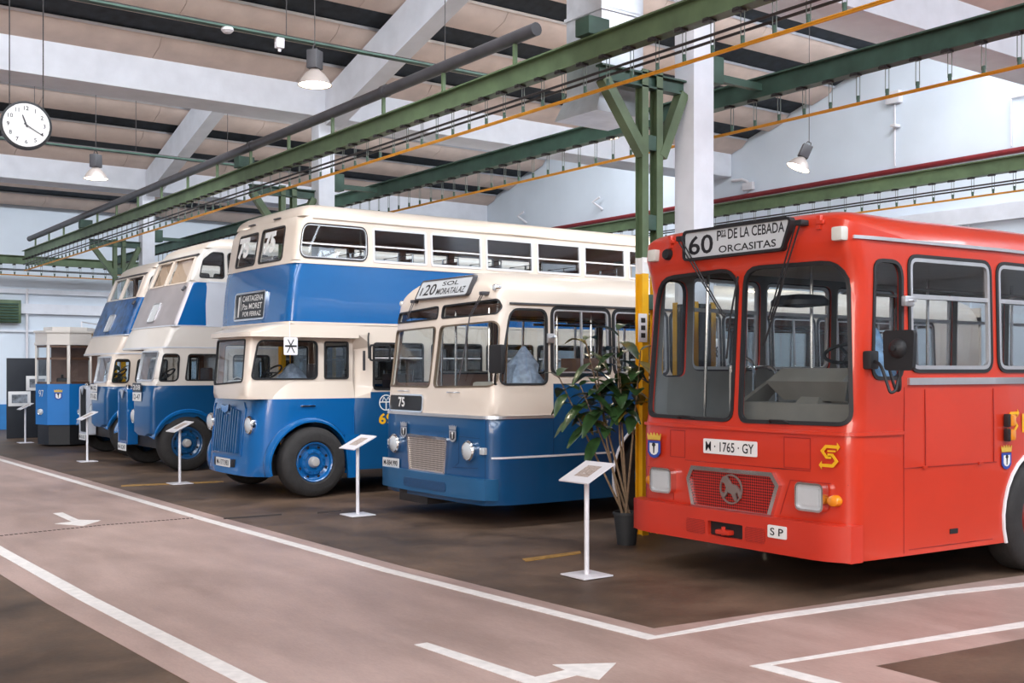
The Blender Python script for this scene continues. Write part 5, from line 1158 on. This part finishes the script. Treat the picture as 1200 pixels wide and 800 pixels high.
# tin front: bulged bonnet panel wrapping round to the wheel openings
WN = Wrap(1.46, 1.01, 1.01, tx=.9, rc=.42, bow=.04, x0=.0, yc=-.12, xb=.6, rake=curve([(.28, -.06), (.5, -.03), (1.0, .0), (1.36, .04), (1.62, .12)]), na=12)
mb = MB(); sheet(mb, WN.M, outline(WN, .30, 1.36, [(.77, .50, .575)]), [], .03, 0, WN.grid(.3, 1.4, .12, .9), [], None, 0); mb.build('bonnet_panel', BLUE_M, b3)
mb = MB(); us = sorted([-u for u in WN.us] + WN.us[1:]); R = []
for k in range(6):
    f = k / 5; z = 1.355 + .24 * f; q = []
    for u in us:
        x, y, _ = WN.M(u, z); q.append((x + .16 * f * f * max(0.0, 1 - x / .8), -.12 + (y + .12) * (1 - .06 * f), z + .02 * f * max(0.0, 1 - (y / 1.0) ** 2)))
    R.append(q)
m = len(us); mb.add([p for q in R for p in q], [(k * m + i, k * m + i + 1, (k + 1) * m + i + 1, (k + 1) * m + i) for k in range(5) for i in range(m - 1)])
mb.add(R[-1], [tuple(range(m))]); mb.build('bonnet_top', CREAM, b3, ang=50)
# mudguards
def mudguard(y0, y1, sg):
    mb = MB(); n = 22; A = [PI * (1.08 - 1.10 * i / n) for i in range(n + 1)]; rings = []
    for a in A:
        q = [(0.565, y1), (0.60, y1 - sg * -.0), (0.625, y1 + sg * .05), (0.615, y0 - sg * .04), (0.585, y0), (0.56, y0)]
        ext = 1.0 + .10 * max(0, -math.cos(a)) ** 2
        rings.append([(.77 + r * ext * math.cos(a), y, .47 + r * 1.02 * math.sin(a)) for r, y in q])
    k = len(rings[0]); vs = [p for R in rings for p in R]
    fs = [(i * k + j, i * k + (j + 1) % k, (i + 1) * k + (j + 1) % k, (i + 1) * k + j) for i in range(n) for j in range(k)] + [tuple(range(k)), tuple(range((n + 1) * k - 1, n * k - 1, -1))]
    return mb.add(vs, fs).build('mudguard', BLUE_M, b3, ang=50)
mudguard(-1.22, -1.06, -1); mudguard(1.05, .85, 1)
mb = MB(); sheet(mb, lambda u, z, o=0: (u, -1.21 - o, z), [(1.32, .24), (1.48, .24), (1.48, .85), (1.26, .85)], [], .05); mb.build('rear_guard_panel', BLUE_M, b3)
wheel(b3, .77, -1.28, .49, BLUE_M, -1, key='blue'); wheel(b3, .77, 1.10, .49, BLUE_M, 1, key='blue'); wheel(b3, 6.6, -1.25, .49, BLUE_M, -1, key='blue'); wheel(b3, 6.6, 1.25, .49, BLUE_M, 1, key='blue')
MB().box(.3, 1.4, -.9, .8, .30, .6).tube([(.77, -1.1, .49), (.77, 1.0, .49)], .06, 8).build('front_axle', IRON, b3)
# radiator slats, badge, lamps, plate
mb = MB()
for i in range(11):
    y = .37 - i * .082 - .04; zt = 1.25 - .05 * abs(i - 5) / 5 * 1.2; x0 = WN.M(*WN.F(y + .12, 1.0))[0]
    if i in (4, 5, 6): zt -= .12
    mb.hexa([(x0 - .075, y - .016, .60), (x0 + .02, y - .026, .60), (x0 + .02, y + .026, .60), (x0 - .075, y + .016, .60), (x0 - .02, y - .014, zt), (x0 + .05, y - .024, zt), (x0 + .05, y + .024, zt), (x0 - .02, y + .014, zt)])
mb.build_split('radiator_slat', BLUE, b3)
mb = MB(); q = [(.50, .56), (-.60, .56), (-.66, 1.22), (-.58, 1.31), (.50, 1.31), (.56, 1.22)]; ring(mb, lambda u, z, o=0: (WN.M(*WN.F(u + .12, z))[0] - o, u, z), q, offset(q, -.03), -.02, .015); mb.build('radiator_surround', BLUE_M, b3)
mb = MB(); flat_poly(mb, FP(-.015, -.04, 1.22), [(-.15, .055), (-.11, -.04), (0, -.07), (.11, -.04), (.15, .055), (0, .03)], 0, .02); mb.build('badge', CHROME, b3)
disc_lamp(b3, 'headlight', (.03, .62, 1.0), .115, .07); disc_lamp(b3, 'headlight', (.03, -.80, 1.0), .115, .07)
plate(b3, 'M-177.983', FP(-.065, -.06, .455), .52, .12, 'number_plate', tw=.85, th=.6)
mb = MB().bbox(-.06, -.02, .20, .30, .40, .51, .01).bbox(-.06, -.02, -.42, -.32, .40, .51, .01); mb.build_split('bumper_stop', BLACK, b3)
mb = MB(); flat_poly(mb, FP(-.12, -.45, 1.43), [(-.05, -.05), (.06, -.02), (.05, .05), (-.04, .04)], -.02, .03); mb.build('side_lamp', PIPE_G, b3)
MB().tube([(-.12, -1.0, 1.62), (-.16, -.8, 1.66), (-.12, -.55, 1.63)], .008, 5).build('wiper', ALU, b3)
# boards and signs
q = rect(-.50, 2.50, .56, 2.865, .03, 4); mb = MB(); DX = lambda u, z, o=0: (W.M(*W.F(u, z))[0] - o, u, z)
ring(mb, DX, offset(q, .025), q, -.03, .03); ds = mb.build('destination_board', CHROME, b3)
mb = MB(); flat_poly(mb, lambda a, b, o: (.36 + RK(b) - .36 - o, a, b), q, -.01, .012); mb.build('blind', SIGN_BK, ds)
for st, y, z, wd, ht in (('1', .43, 2.68, .05, .30), ('CARTAGENA', -.06, 2.795, .74, .085), ('Pza MORET', -.06, 2.68, .70, .085), ('POR FERRAZ', -.06, 2.57, .66, .07)):
    text(st, 'lettering', LETTER_W, ds, (RK(z) - .016, y, z), (0, -1, 0), (.09, 0, 1), width=wd, height=ht, depth=0, bold=.012)
mb = MB(); mb.box(RK(2.68) - .017, RK(2.68) - .015, .345, .355, 2.52, 2.85); mb.build('lettering', LETTER_W, ds)
P = SP(1.90, -1.25, 1.29)
mb = MB(); C = lambda r, n=28: [(r * math.cos(2 * PI * i / n), r * math.sin(2 * PI * i / n)) for i in range(n)]
ring(mb, lambda u, z, o=0: P(u, z, o), C(.115), C(.100), .001, .004)
for p in ([(-.10, .0), (.10, .0), (.10, .018), (-.10, .018)], [(-.009, -.1), (.009, -.1), (.009, 0), (-.009, 0)], [(-.075, .0), (-.06, .0), (-.035, .075), (-.045, .08)], [(.075, .0), (.06, .0), (.035, .075), (.045, .08)], [(-.045, .08), (-.03, .08), (.0, .035), (.0, .02)], [(.045, .08), (.03, .08), (.0, .035), (.0, .02)]): flat_poly(mb, P, p, .001, .004)
mb.build('company_emblem', LETTER_W, b3, ang=20)
text('69', 'lettering', YEL, b3, (1.90, -1.252, 1.06), (1, 0, 0), (0, 0, 1), width=.24, height=.16, depth=.001, bold=.03)
mb = MB().tube([(.40, -1.26, 2.42), (.39, -1.29, 2.2)], .005, 5); flat_poly(mb, SP(.40, -1.29, 2.08), rect(-.10, -.12, .10, .12, .02), 0, .012); ds = mb.build('signal_card', STEEL_W, b3)
mb = MB()
for p in ([(-.085, .012), (.085, .012), (.085, -.012), (-.085, -.012)], [(-.06, -.09), (-.045, -.09), (.05, .09), (.035, .09)], [(.06, -.09), (.045, -.09), (-.05, .09), (-.035, .09)]): flat_poly(mb, SP(.40, -1.29, 2.08), p, .012, .014)
mb.build('lettering', PLATE_BK, ds)
mb = MB().tube(bend([(1.62, -1.25, 2.28), (1.55, -1.36, 2.22), (1.55, -1.38, 1.92)], 4, .05), .012, 6); mr = mb.build('mirror_arm', RUBBER, b3)
m = MB(); q = rect(1.56, 1.88, 1.90, 2.12, .05, 4); ring(m, lambda u, z, o=0: (u, -1.38 - o, z), q, offset(q, -.025), -.01, .01); m.build('mirror_head', RUBBER, mr)
mb = MB(); mb.bbox(.62, .84, -1.155, -1.12, 1.25, 1.27, .006); mb.build('door_handle', CHROME, b3)
mb = MB(); bar(WL_, WL_.S(1.54, 1.75), WL_.S(1.54, 2.03), .035, 0, .015, mb); mb.build('grab_rail', PIPE_G, b3)
# ================================================================ the two half-cab double-deckers with raked fronts
def halfcab(x0, y0, label, front_mat, side_mats, rad_mat, rad_front, plates, zoff=0.0, blinds=True):
    t = empty('bus', (x0, y0, 0), label, 'bus')
    RK = curve([(1.3, -.06), (1.57, -.01), (2.1, .10), (2.52, .29), (3.3, .60), (3.78, .79), (3.95, .95)])
    W = Wrap(8.4, 1.19, 1.2, tx=1.2, rc=.10, bow=.05, xb=2.2, rake=lambda z: RK(z - zoff), tumble=curve([(2.4, 0), (3.3, .0), (4.0, .05)]), na=7)
    zs = lambda z: z + zoff
    xs = [(1.33, 2.1), (2.2, 3.0), (3.1, 3.9), (4.0, 4.8), (4.9, 5.7)]
    def un(x, z): r = W.rake(z); return ((x - r) / (1 - r / 2.2) if x < 2.2 else x, z)   # real x -> x on the unraked skin
    def sw(sg):
        o = [W.Sp([un(*p) for p in rpoly([(.80, zs(3.385)), (1.25, zs(3.385)), (1.25, zs(3.84)), (1.04, zs(3.84)), (.88, zs(3.70))], [.04, .05, .05, .12, .10])], sg)]
        return o + [W.Sp([un(*p) for p in rect(a, zs(3.385), b, zs(3.84), .05)], sg) for a, b in xs]
    N, F = sw(-1), sw(1)
    fw = [W.Fp(rect(.05, zs(3.30), .93, zs(3.76), .03)), W.Fp(rect(-1.02, zs(3.30), -.04, zs(3.76), .03))]
    UB = lambda z: -W.side(un(.92, zs(z))[0])
    def mf(u, z):
        if z < zs(2.52) or z > zs(3.30): return 0
        if abs(u) < W.uc - .02: return 1
        return 2 if abs(u) < -UB(z - zoff) else 3
    e = W.U - .001
    mb = MB(); sheet(mb, W.M, [(-W.U, zs(2.12)), (W.U, zs(2.12)), (W.U, zs(3.92)), (-W.U, zs(3.92))], N + F + fw, .04, 0, W.grid(2.1, 4.0, .13, 1.2),
          [[(-e, zs(2.52)), (e, zs(2.52))], [(-e, zs(3.30)), (-W.front(1.05), zs(3.30))], [(W.front(1.05), zs(3.30)), (e, zs(3.30))], [(-W.front(1.02), zs(3.285)), (W.front(1.02), zs(3.285))], [(UB(2.53), zs(2.53)), (UB(3.29), zs(3.29))], [(-UB(2.53), zs(2.53)), (-UB(3.29), zs(3.29))], [(-W.uc + .02, zs(2.53)), (-W.uc + .02, zs(3.29))], [(W.uc - .02, zs(2.53)), (W.uc - .02, zs(3.29))]], mf, 4)
    mb.build('upper_body', [side_mats[0], front_mat, side_mats[1], side_mats[2], INT_B], t)
    mb = MB(); W.roof(mb, [(0, 0), (.02, .2), (.06, .42), (.12, .62), (.22, .80), (.4, .93), (.7, 1.0), (1.12, 1.0)], zs(3.92), zs(4.14), ff=1.7, crown=.08); mb.build('roof', CREAM, t)
    MB().box(8.36, 8.4, -1.18, 1.18, .4, zs(4.0)).build('rear_wall', WHITE_P, t)
    for p in fw: 
        o = window(W, p, t, 'upper_windscreen', GLS_W, -.02, .02, .012, gmat=CREAM)
        if blinds: m = MB(); sheet(m, W.M, offset(p, -.01), [], 0, -.06); m.build('roller_blind', BLIND, o)
    for hs in (N, F):
        for p in hs: window(W, p, t, 'window', GLS, -.012, .02, .01)
    mb = MB(); bar(W, W.F(1.05, zs(3.80)), W.F(-1.12, zs(3.80)), .03, 0, .03, mb, n=6); mb.build('front_gutter', PIPE_G, t)
    mb = MB()
    for z in (2.53, 2.15, 3.31):
        us = sorted(W.us + [-u for u in W.us])
        if z > 3: us = [u for u in us if abs(u) > W.uc]
        for a, b in zip(us, us[1:]):
            if 1e-4 < b - a < 3: bar(W, (a - .003, zs(z)), (b + .003, zs(z)), .022, -.003, .010, mb)
    mb.build_split('beading', SILV_L, t)
    q = rect(-.17, zs(2.64), .17, zs(2.96), .03, 4); mb = MB(); sheet(mb, W.M, W.Fp(q), [], .03, .015); d = mb.build('destination_board', SIGN_BG, t)
    mb = MB(); ring(mb, W.M, W.Fp(offset(q, .02)), W.Fp(q), -.01, .025); mb.build('board_frame', ALU, d)
    p = W.M(*W.S(.02, zs(3.22)), .02); MB().tube([(p[0], p[1], p[2]), (p[0] - .06, p[1] - .03, p[2] - .07)], .025, 8).build('trafficator', PIPE_G, t)
    MB().box(1.2, 8.3, -1.15, 1.15, zs(2.18), zs(2.22)).build('upper_deck', INT_B, t)
    # lower saloon and bulkhead
    L = Wrap(8.4, 1.2, 1.2, tx=.4, rc=.04, bow=0, x0=1.25, na=3)
    xl = [(1.32, 2.1), (2.2, 3.0), (3.1, 3.9), (4.0, 4.8), (4.9, 5.7)]
    nl = lambda sg: [L.Sp(rect(a + .1, zs(1.58), b, zs(2.02), .06), sg) for a, b in xl]
    bw = [L.Fp(rect(.70, zs(1.50), 1.05, zs(2.0), .05)), L.Fp(rect(.15, zs(1.50), .55, zs(2.0), .05))]
    a, b = nl(-1), nl(1)
    mb = MB(); sheet(mb, L.M, outline(L, .45, zs(2.12), [(6.4, .5, .56)]), a + b + bw, .04, 0, [], [[(-L.U + .001, zs(1.49)), (L.U - .001, zs(1.49))]], lambda u, z: 1 if z < zs(1.49) else 0, 2); mb.build('lower_body', [side_mats[0], BLUE, INT_W], t)
    for p in a + b: window(L, p, t, 'window', GLS, -.012, .02, .01)
    for p in bw: window(L, p, t, 'bulkhead_window', GLS, -.012, .02, .01)
    mb = MB().bbox(1.19, 1.25, .10, .62, .9, zs(2.06), .01); 
    MB().box(1.3, 8.3, -1.15, 1.15, .60, .66).build('floor_deck', INT_B, t)
    # half cab on the near side
    C = Wrap(1.3, .50, .52, tx=.5, rc=.08, bow=.02, x0=.0, yc=-.68, xb=1.6, rake=lambda z: RK(z - zoff), na=5)
    cw = [C.Sp(rpoly([(.10, zs(1.57)), (.42, zs(1.57)), (.38, zs(2.03)), (.09, zs(2.03))], [.05, .08, .09, .05]), -1), C.Sp(rect(.55, zs(1.58), 1.18, zs(2.03), .05), -1)]
    fc = [C.Sp(rect(.2, zs(1.55), 1.15, zs(2.0), .06), 1)]
    ws = C.Fp(rpoly([(.42, zs(1.57)), (-.43, zs(1.58)), (-.43, zs(2.08)), (.42, zs(2.08))], [.04] * 4))
    lo = [(-C.U, .55), (-C.S(.80, 0, 1)[0], .95), (-C.S(.25, 0, 1)[0], .82), (-C.uc, .62), (C.uc, .62), (C.U, .62), (C.U, zs(2.14)), (-C.U, zs(2.14))]
    mb = MB(); sheet(mb, C.M, lo, cw + fc + [ws], .035, 0, C.grid(.6, 2.1, .14, .4), [[(-C.U + .001, zs(1.49)), (C.U - .001, zs(1.49))]], lambda u, z: 1 if z < zs(1.49) else 0, 2); mb.build('cab', [side_mats[0], BLUE, INT_B], t)
    window(C, ws, t, 'windscreen', GLS_W, -.012, .025, .014, gmat=ALU)
    for p in cw + fc: window(C, p, t, 'cab_window', GLS, -.012, .02, .012)
    st = MB(); n = 20; rp = [(.40 + .12 * math.cos(2 * PI * i / n), -.68 + .20 * math.sin(2 * PI * i / n), 1.68 + .10 * math.cos(2 * PI * i / n)) for i in range(n + 1)]; st.tube(rp, .014, 6).tube([rp[5], rp[15]], .012, 6).tube([(.4, -.68, 1.68), (.2, -.68, 1.3)], .025, 6).build('steering_wheel', RUBBER, t)
    MB().bbox(.75, 1.1, -.9, -.45, 1.2, 1.3, .03).bbox(1.08, 1.16, -.9, -.45, 1.25, 1.8, .03).build('driver_seat', SEAT, t)
    # bonnet and radiator
    mb = MB().bbox(.14, 1.28, .12, .78, .62, 1.30, .10); mb.build('bonnet', BLUE, t)
    mb = MB(); q = rpoly([(.22, .40), (.80, .40), (.80, 1.40), (.51, 1.44), (.22, 1.40)], [.03, .03, .08, .1, .08], 4); ring(mb, lambda u, z, o=0: (.0 - o, u, z), q, offset(q, -.055), -.17, .015); r = mb.build('radiator_shell', rad_mat, t, ang=25)
    mb = MB(); flat_poly(mb, lambda a, b, o: (.0 - o, a, b), offset(q, -.05), -.02, .0); 
    for i in range(9): y = .30 + i * .053; mb.box(-.008, .002, y - .008, y + .008, .48, 1.33)
    mb.build('radiator_core', rad_front, r)
    mb = MB(); flat_poly(mb, FP(-.02, .51, 1.33), [(-.10, .06), (0, -.09), (.10, .06), (.06, .075), (0, .05), (-.06, .075)], 0, .015); mb.build('badge', ALU, r)
    MB().lathe([(.05, 0), (.05, .03), (.03, .05), (0, .055)], (.08, .51, 1.44), 'z', 12).build('filler_cap', CHROME, r)
    plate(t, 'M-10.' + plates[2], FP(-.025, .51, .355), .48, .13, 'number_plate', tw=.85, th=.6)
    disc_lamp(t, 'headlight', (.06, .02, .93), .125, .08); disc_lamp(t, 'headlight', (.12, 1.02, .93), .125, .08)
    mb = MB().tube(bend([(.12, .02, .93), (.2, .02, .9), (.3, .1, .7)], 3, .04), .02, 6).tube(bend([(.16, 1.02, .93), (.3, 1.0, .9), (.35, .8, .7)], 3, .04), .02, 6); mb.build_split('lamp_bracket', BLUE, t)
    plate(t, plates[0], FP(-.07, -.50, zs(1.455)), .46, .15, 'number_board', SIGN_BK if plates[3] else WHITE, LETTER_W if plates[3] else PLATE_BK, th=.6)
    plate(t, plates[1], FP(-.07, -.50, zs(1.29)), .46, .15, 'number_board', WHITE, PLATE_BK, th=.6)
    # sweeping mudguards
    for sg, yy in ((-1, -1.22), (1, 1.10)):
        mb = MB(); n = 20; path = [(1.22, .55)] + [(.60 + .62 * math.cos(a), .47 + .60 * math.sin(a)) for a in [PI * (.06 + .86 * i / n) for i in range(n + 1)]]
        rings = [[(x, yy + sg * 0.0, z - .05), (x, yy, z), (x + .0, yy - sg * .06, z + .035), (x, yy - sg * .30, z + .035), (x, yy - sg * .34, z + .0), (x, yy - sg * .30, z - .01)] for x, z in path]
        k = 6; vs = [p for R in rings for p in R]; m = len(rings)
        fs = [(i * k + j, i * k + (j + 1) % k, (i + 1) * k + (j + 1) % k, (i + 1) * k + j) for i in range(m - 1) for j in range(k)] + [tuple(range(k)), tuple(range(m * k - 1, (m - 1) * k - 1, -1))]
        mb.add(vs, fs).build('mudguard', BLUE_M, t, ang=50)
    for sg, yy in ((-1, -1.21), (1, 1.08)):
        wheel(t, .58, yy, .485, BLUE, sg, key='dblue'); wheel(t, 6.4, sg * 1.2, .485, BLUE, sg, key='dblue')
    MB().box(.2, 1.3, -.9, .8, .38, .64).tube([(.58, -1.0, .485), (.58, .95, .485)], .06, 8).build('front_axle', IRON, t)
    return t
halfcab(6.2, 20.15, 'half-cab double-decker with bare silver upper front panel and blue radiator', SILVER, [WHITE_P, BLUE_M, SILV_L], BLUE_M, BLUE, ('208', '12-47', '247', True))
halfcab(6.45, 23.75, 'half-cab double-decker farthest away, mottled blue upper front, black radiator in silver shell', BLUE_MOT, [CREAM, BLUE_M, BLUE_M], SILV_L, BLACK, ('M-52', '71.62', '162', False), -.06, False)
# ================================================================ tram
tr = empty('tram', (6.55, 26.75, 0), 'small blue and cream tram at the far end by the display board', 'tram', rz=math.atan2(.866, .5))
FPs = [(.38, .62), (.0, .245), (.0, -.245), (.38, -.62)]   # local x runs back along the tram
def facet(z0, z1, grow=0.0):
    p = [(3.4, .62 + grow), (.38, .62 + grow), (-grow, .245 + grow * .4), (-grow, -.245 - grow * .4), (.38, -.62 - grow), (3.4, -.62 - grow)]
    return p
mb = MB(); mb.prism(facet(0, 0), 'z', .50, 1.44); mb.build('lower_panels', TRAM_BLUE, tr, ang=20)
mb = MB(); mb.prism([(x + .06 if x < 1 else x, y * .95) for x, y in facet(0, 0)], 'z', .04, .50); mb.build('skirt', BLACK, tr, ang=20)
mb = MB(); mb.prism(facet(0, 0, .03), 'z', 2.34, 2.40); mb.prism(facet(0, 0, .01), 'z', 2.40, 2.62); mb.prism(facet(0, 0, .05), 'z', 2.62, 2.67); mb.prism([(x * .9 + .2, y * .8) for x, y in facet(0, 0)], 'z', 2.67, 2.76); mb.build('roof', WHITE_P, tr, ang=20)
mb = MB()
ps = facet(0, 0)
for i in range(1, 5): x, y = ps[i]; mb.bbox(x - .0, x + .05, y - .035 + (-.02 if y > 0 else .02), y + .035 + (-.02 if y > 0 else .02), 1.44, 2.36, .008)
for x in (1.2, 2.0, 2.8, 3.35):
    for y in (.59, -.59): mb.bbox(x - .03, x + .03, y - .03, y + .03, 1.44, 2.36, .008)
mb.build_split('window_post', WHITE_P, tr)
mb = MB()
for (x0, y0), (x1, y1) in zip(ps[1:4], ps[2:5]):
    a = Vector((x0, y0)); b = Vector((x1, y1)); d = (b - a).normalized(); a = a + d * .05; b = b - d * .05; inn = Vector((.02, 0))
    for zz in (1.44, 2.28, 2.0): mb.hexa([(a.x + .01, a.y, zz), (b.x + .01, b.y, zz), (b.x + .04, b.y, zz), (a.x + .04, a.y, zz), (a.x + .01, a.y, zz + .05), (b.x + .01, b.y, zz + .05), (b.x + .04, b.y, zz + .05), (a.x + .04, a.y, zz + .05)])
mb.build('window_frame', mat('dark_varnished_wood', (.10, .05, .03), .4, var=.2), tr)
for (x0, y0), (x1, y1) in zip(ps[1:4], ps[2:5]): MB().add([(x0 + .02, y0, 1.47), (x1 + .02, y1, 1.47), (x1 + .02, y1, 2.34), (x0 + .02, y0, 2.34)], [(0, 1, 2, 3)]).build('window', GLS, tr)
MB().box(1.3, 1.35, -.55, .55, .5, 2.34).box(.45, 3.3, -.55, .55, .5, .56).build('bulkhead', INT_B, tr)
MB().bbox(.25, .45, -.12, .12, .56, 1.58, .03).lathe([(.03, 1.58), (.03, 1.65), (0, 1.66)], (.3, 0, 0), 'z', 8).build('controller', IRON, tr)
crest(tr, FP(-.001, 0, 1.20), .24)
for y in (.42, -.42): disc_lamp(tr, 'headlight', (.17, y * 1.05, .80), .07, .06)
text('97', 'lettering', LETTER_W, tr, (.187, .436, 1.22), (-.70, -.71, 0), (0, 0, 1), height=.16, depth=.003)
mb = MB().tube([(.8, -.3, 2.76), (.8, -.3, 2.90), (3.0, -.3, 2.90), (3.0, -.3, 2.76)], .015, 6); mb.build('roof_rail', STEEL_W, tr)
# ================================================================ potted rubber plants
def leaf(mb, p, d, L, wd, droop, mi):
    d = Vector(d).normalized(); side = d.cross(Vector((0, 0, 1)))
    if side.length < .1: side = Vector((1, 0, 0))
    side.normalize(); up = side.cross(d); p = Vector(p); vs = []; n = 5
    for i in range(n + 1):
        t = i / n; c = p + d * (L * t) + Vector((0, 0, -droop * L * t * t)); w = wd * math.sin(PI * min(.97, .06 + t * .94)) ** .8
        vs += [c - side * w + up * (.25 * w), c, c + side * w + up * (.25 * w)]
    fs = [(3 * i + j, 3 * i + j + 1, 3 * i + j + 4, 3 * i + j + 3) for i in range(n) for j in range(2)]
    mb.add(vs, fs, mi)
def plant(loc, label, tips, nleaf, seed, pot_r=.13, pot_h=.30, L=.24):
    rnd = random.Random(seed); t = empty('potted_plant', loc, label, 'plant')
    MB().lathe([(pot_r * .72, 0), (pot_r, pot_h), (pot_r * 1.08, pot_h), (pot_r * 1.08, pot_h + .03), (pot_r * .95, pot_h + .03), (pot_r * .9, pot_h - .04), (0, pot_h - .04)], (0, 0, 0), 'z', 24).build('pot', POT, t)
    lf = MB()
    for (x, y, z) in tips:
        base = Vector((rnd.uniform(-.04, .04), rnd.uniform(-.04, .04), pot_h - .05)); tip = Vector((x, y, z)); mid = (base + tip) / 2 + Vector((rnd.uniform(-.03, .03), rnd.uniform(-.03, .03), 0))
        MB().tube([base, mid, tip], [.013, .010, .006], 6).build('stem', BARK, t)
        for i in range(nleaf):
            f = 1 - (i / nleaf) * .42; p = base + (tip - base) * f; a = i * 2.4 + rnd.uniform(-.4, .4)
            e = rnd.uniform(-.5, .5) + (.7 if i < 2 else 0); d = (math.cos(a), math.sin(a), e); k = rnd.uniform(.75, 1.15)
            leaf(lf, p, d, L * k, L * .27 * k, rnd.uniform(.2, .7), 1 if rnd.random() < .09 else 0)
    o = lf.build('foliage', [LEAF, LEAF_Y], t, ang=80)
    return t
plant((7.50, 8.36, 0), 'tall rubber plant in a dark pot between the red bus and the low cream bus', [(-.56, .40, 1.70), (-.36, .22, 2.06), (-.04, .08, 2.16), (.10, -.1, 1.95), (-.24, .18, 1.75), (-.10, .02, 1.88), (-.42, .22, 1.60)], 13, 5, L=.30)
plant((7.55, 25.9, 0), 'leafy dark green plant between the tram and the farthest double-decker', [(0, 0, 2.0), (.1, -.1, 1.7), (-.1, .1, 1.6)], 12, 9, L=.30)
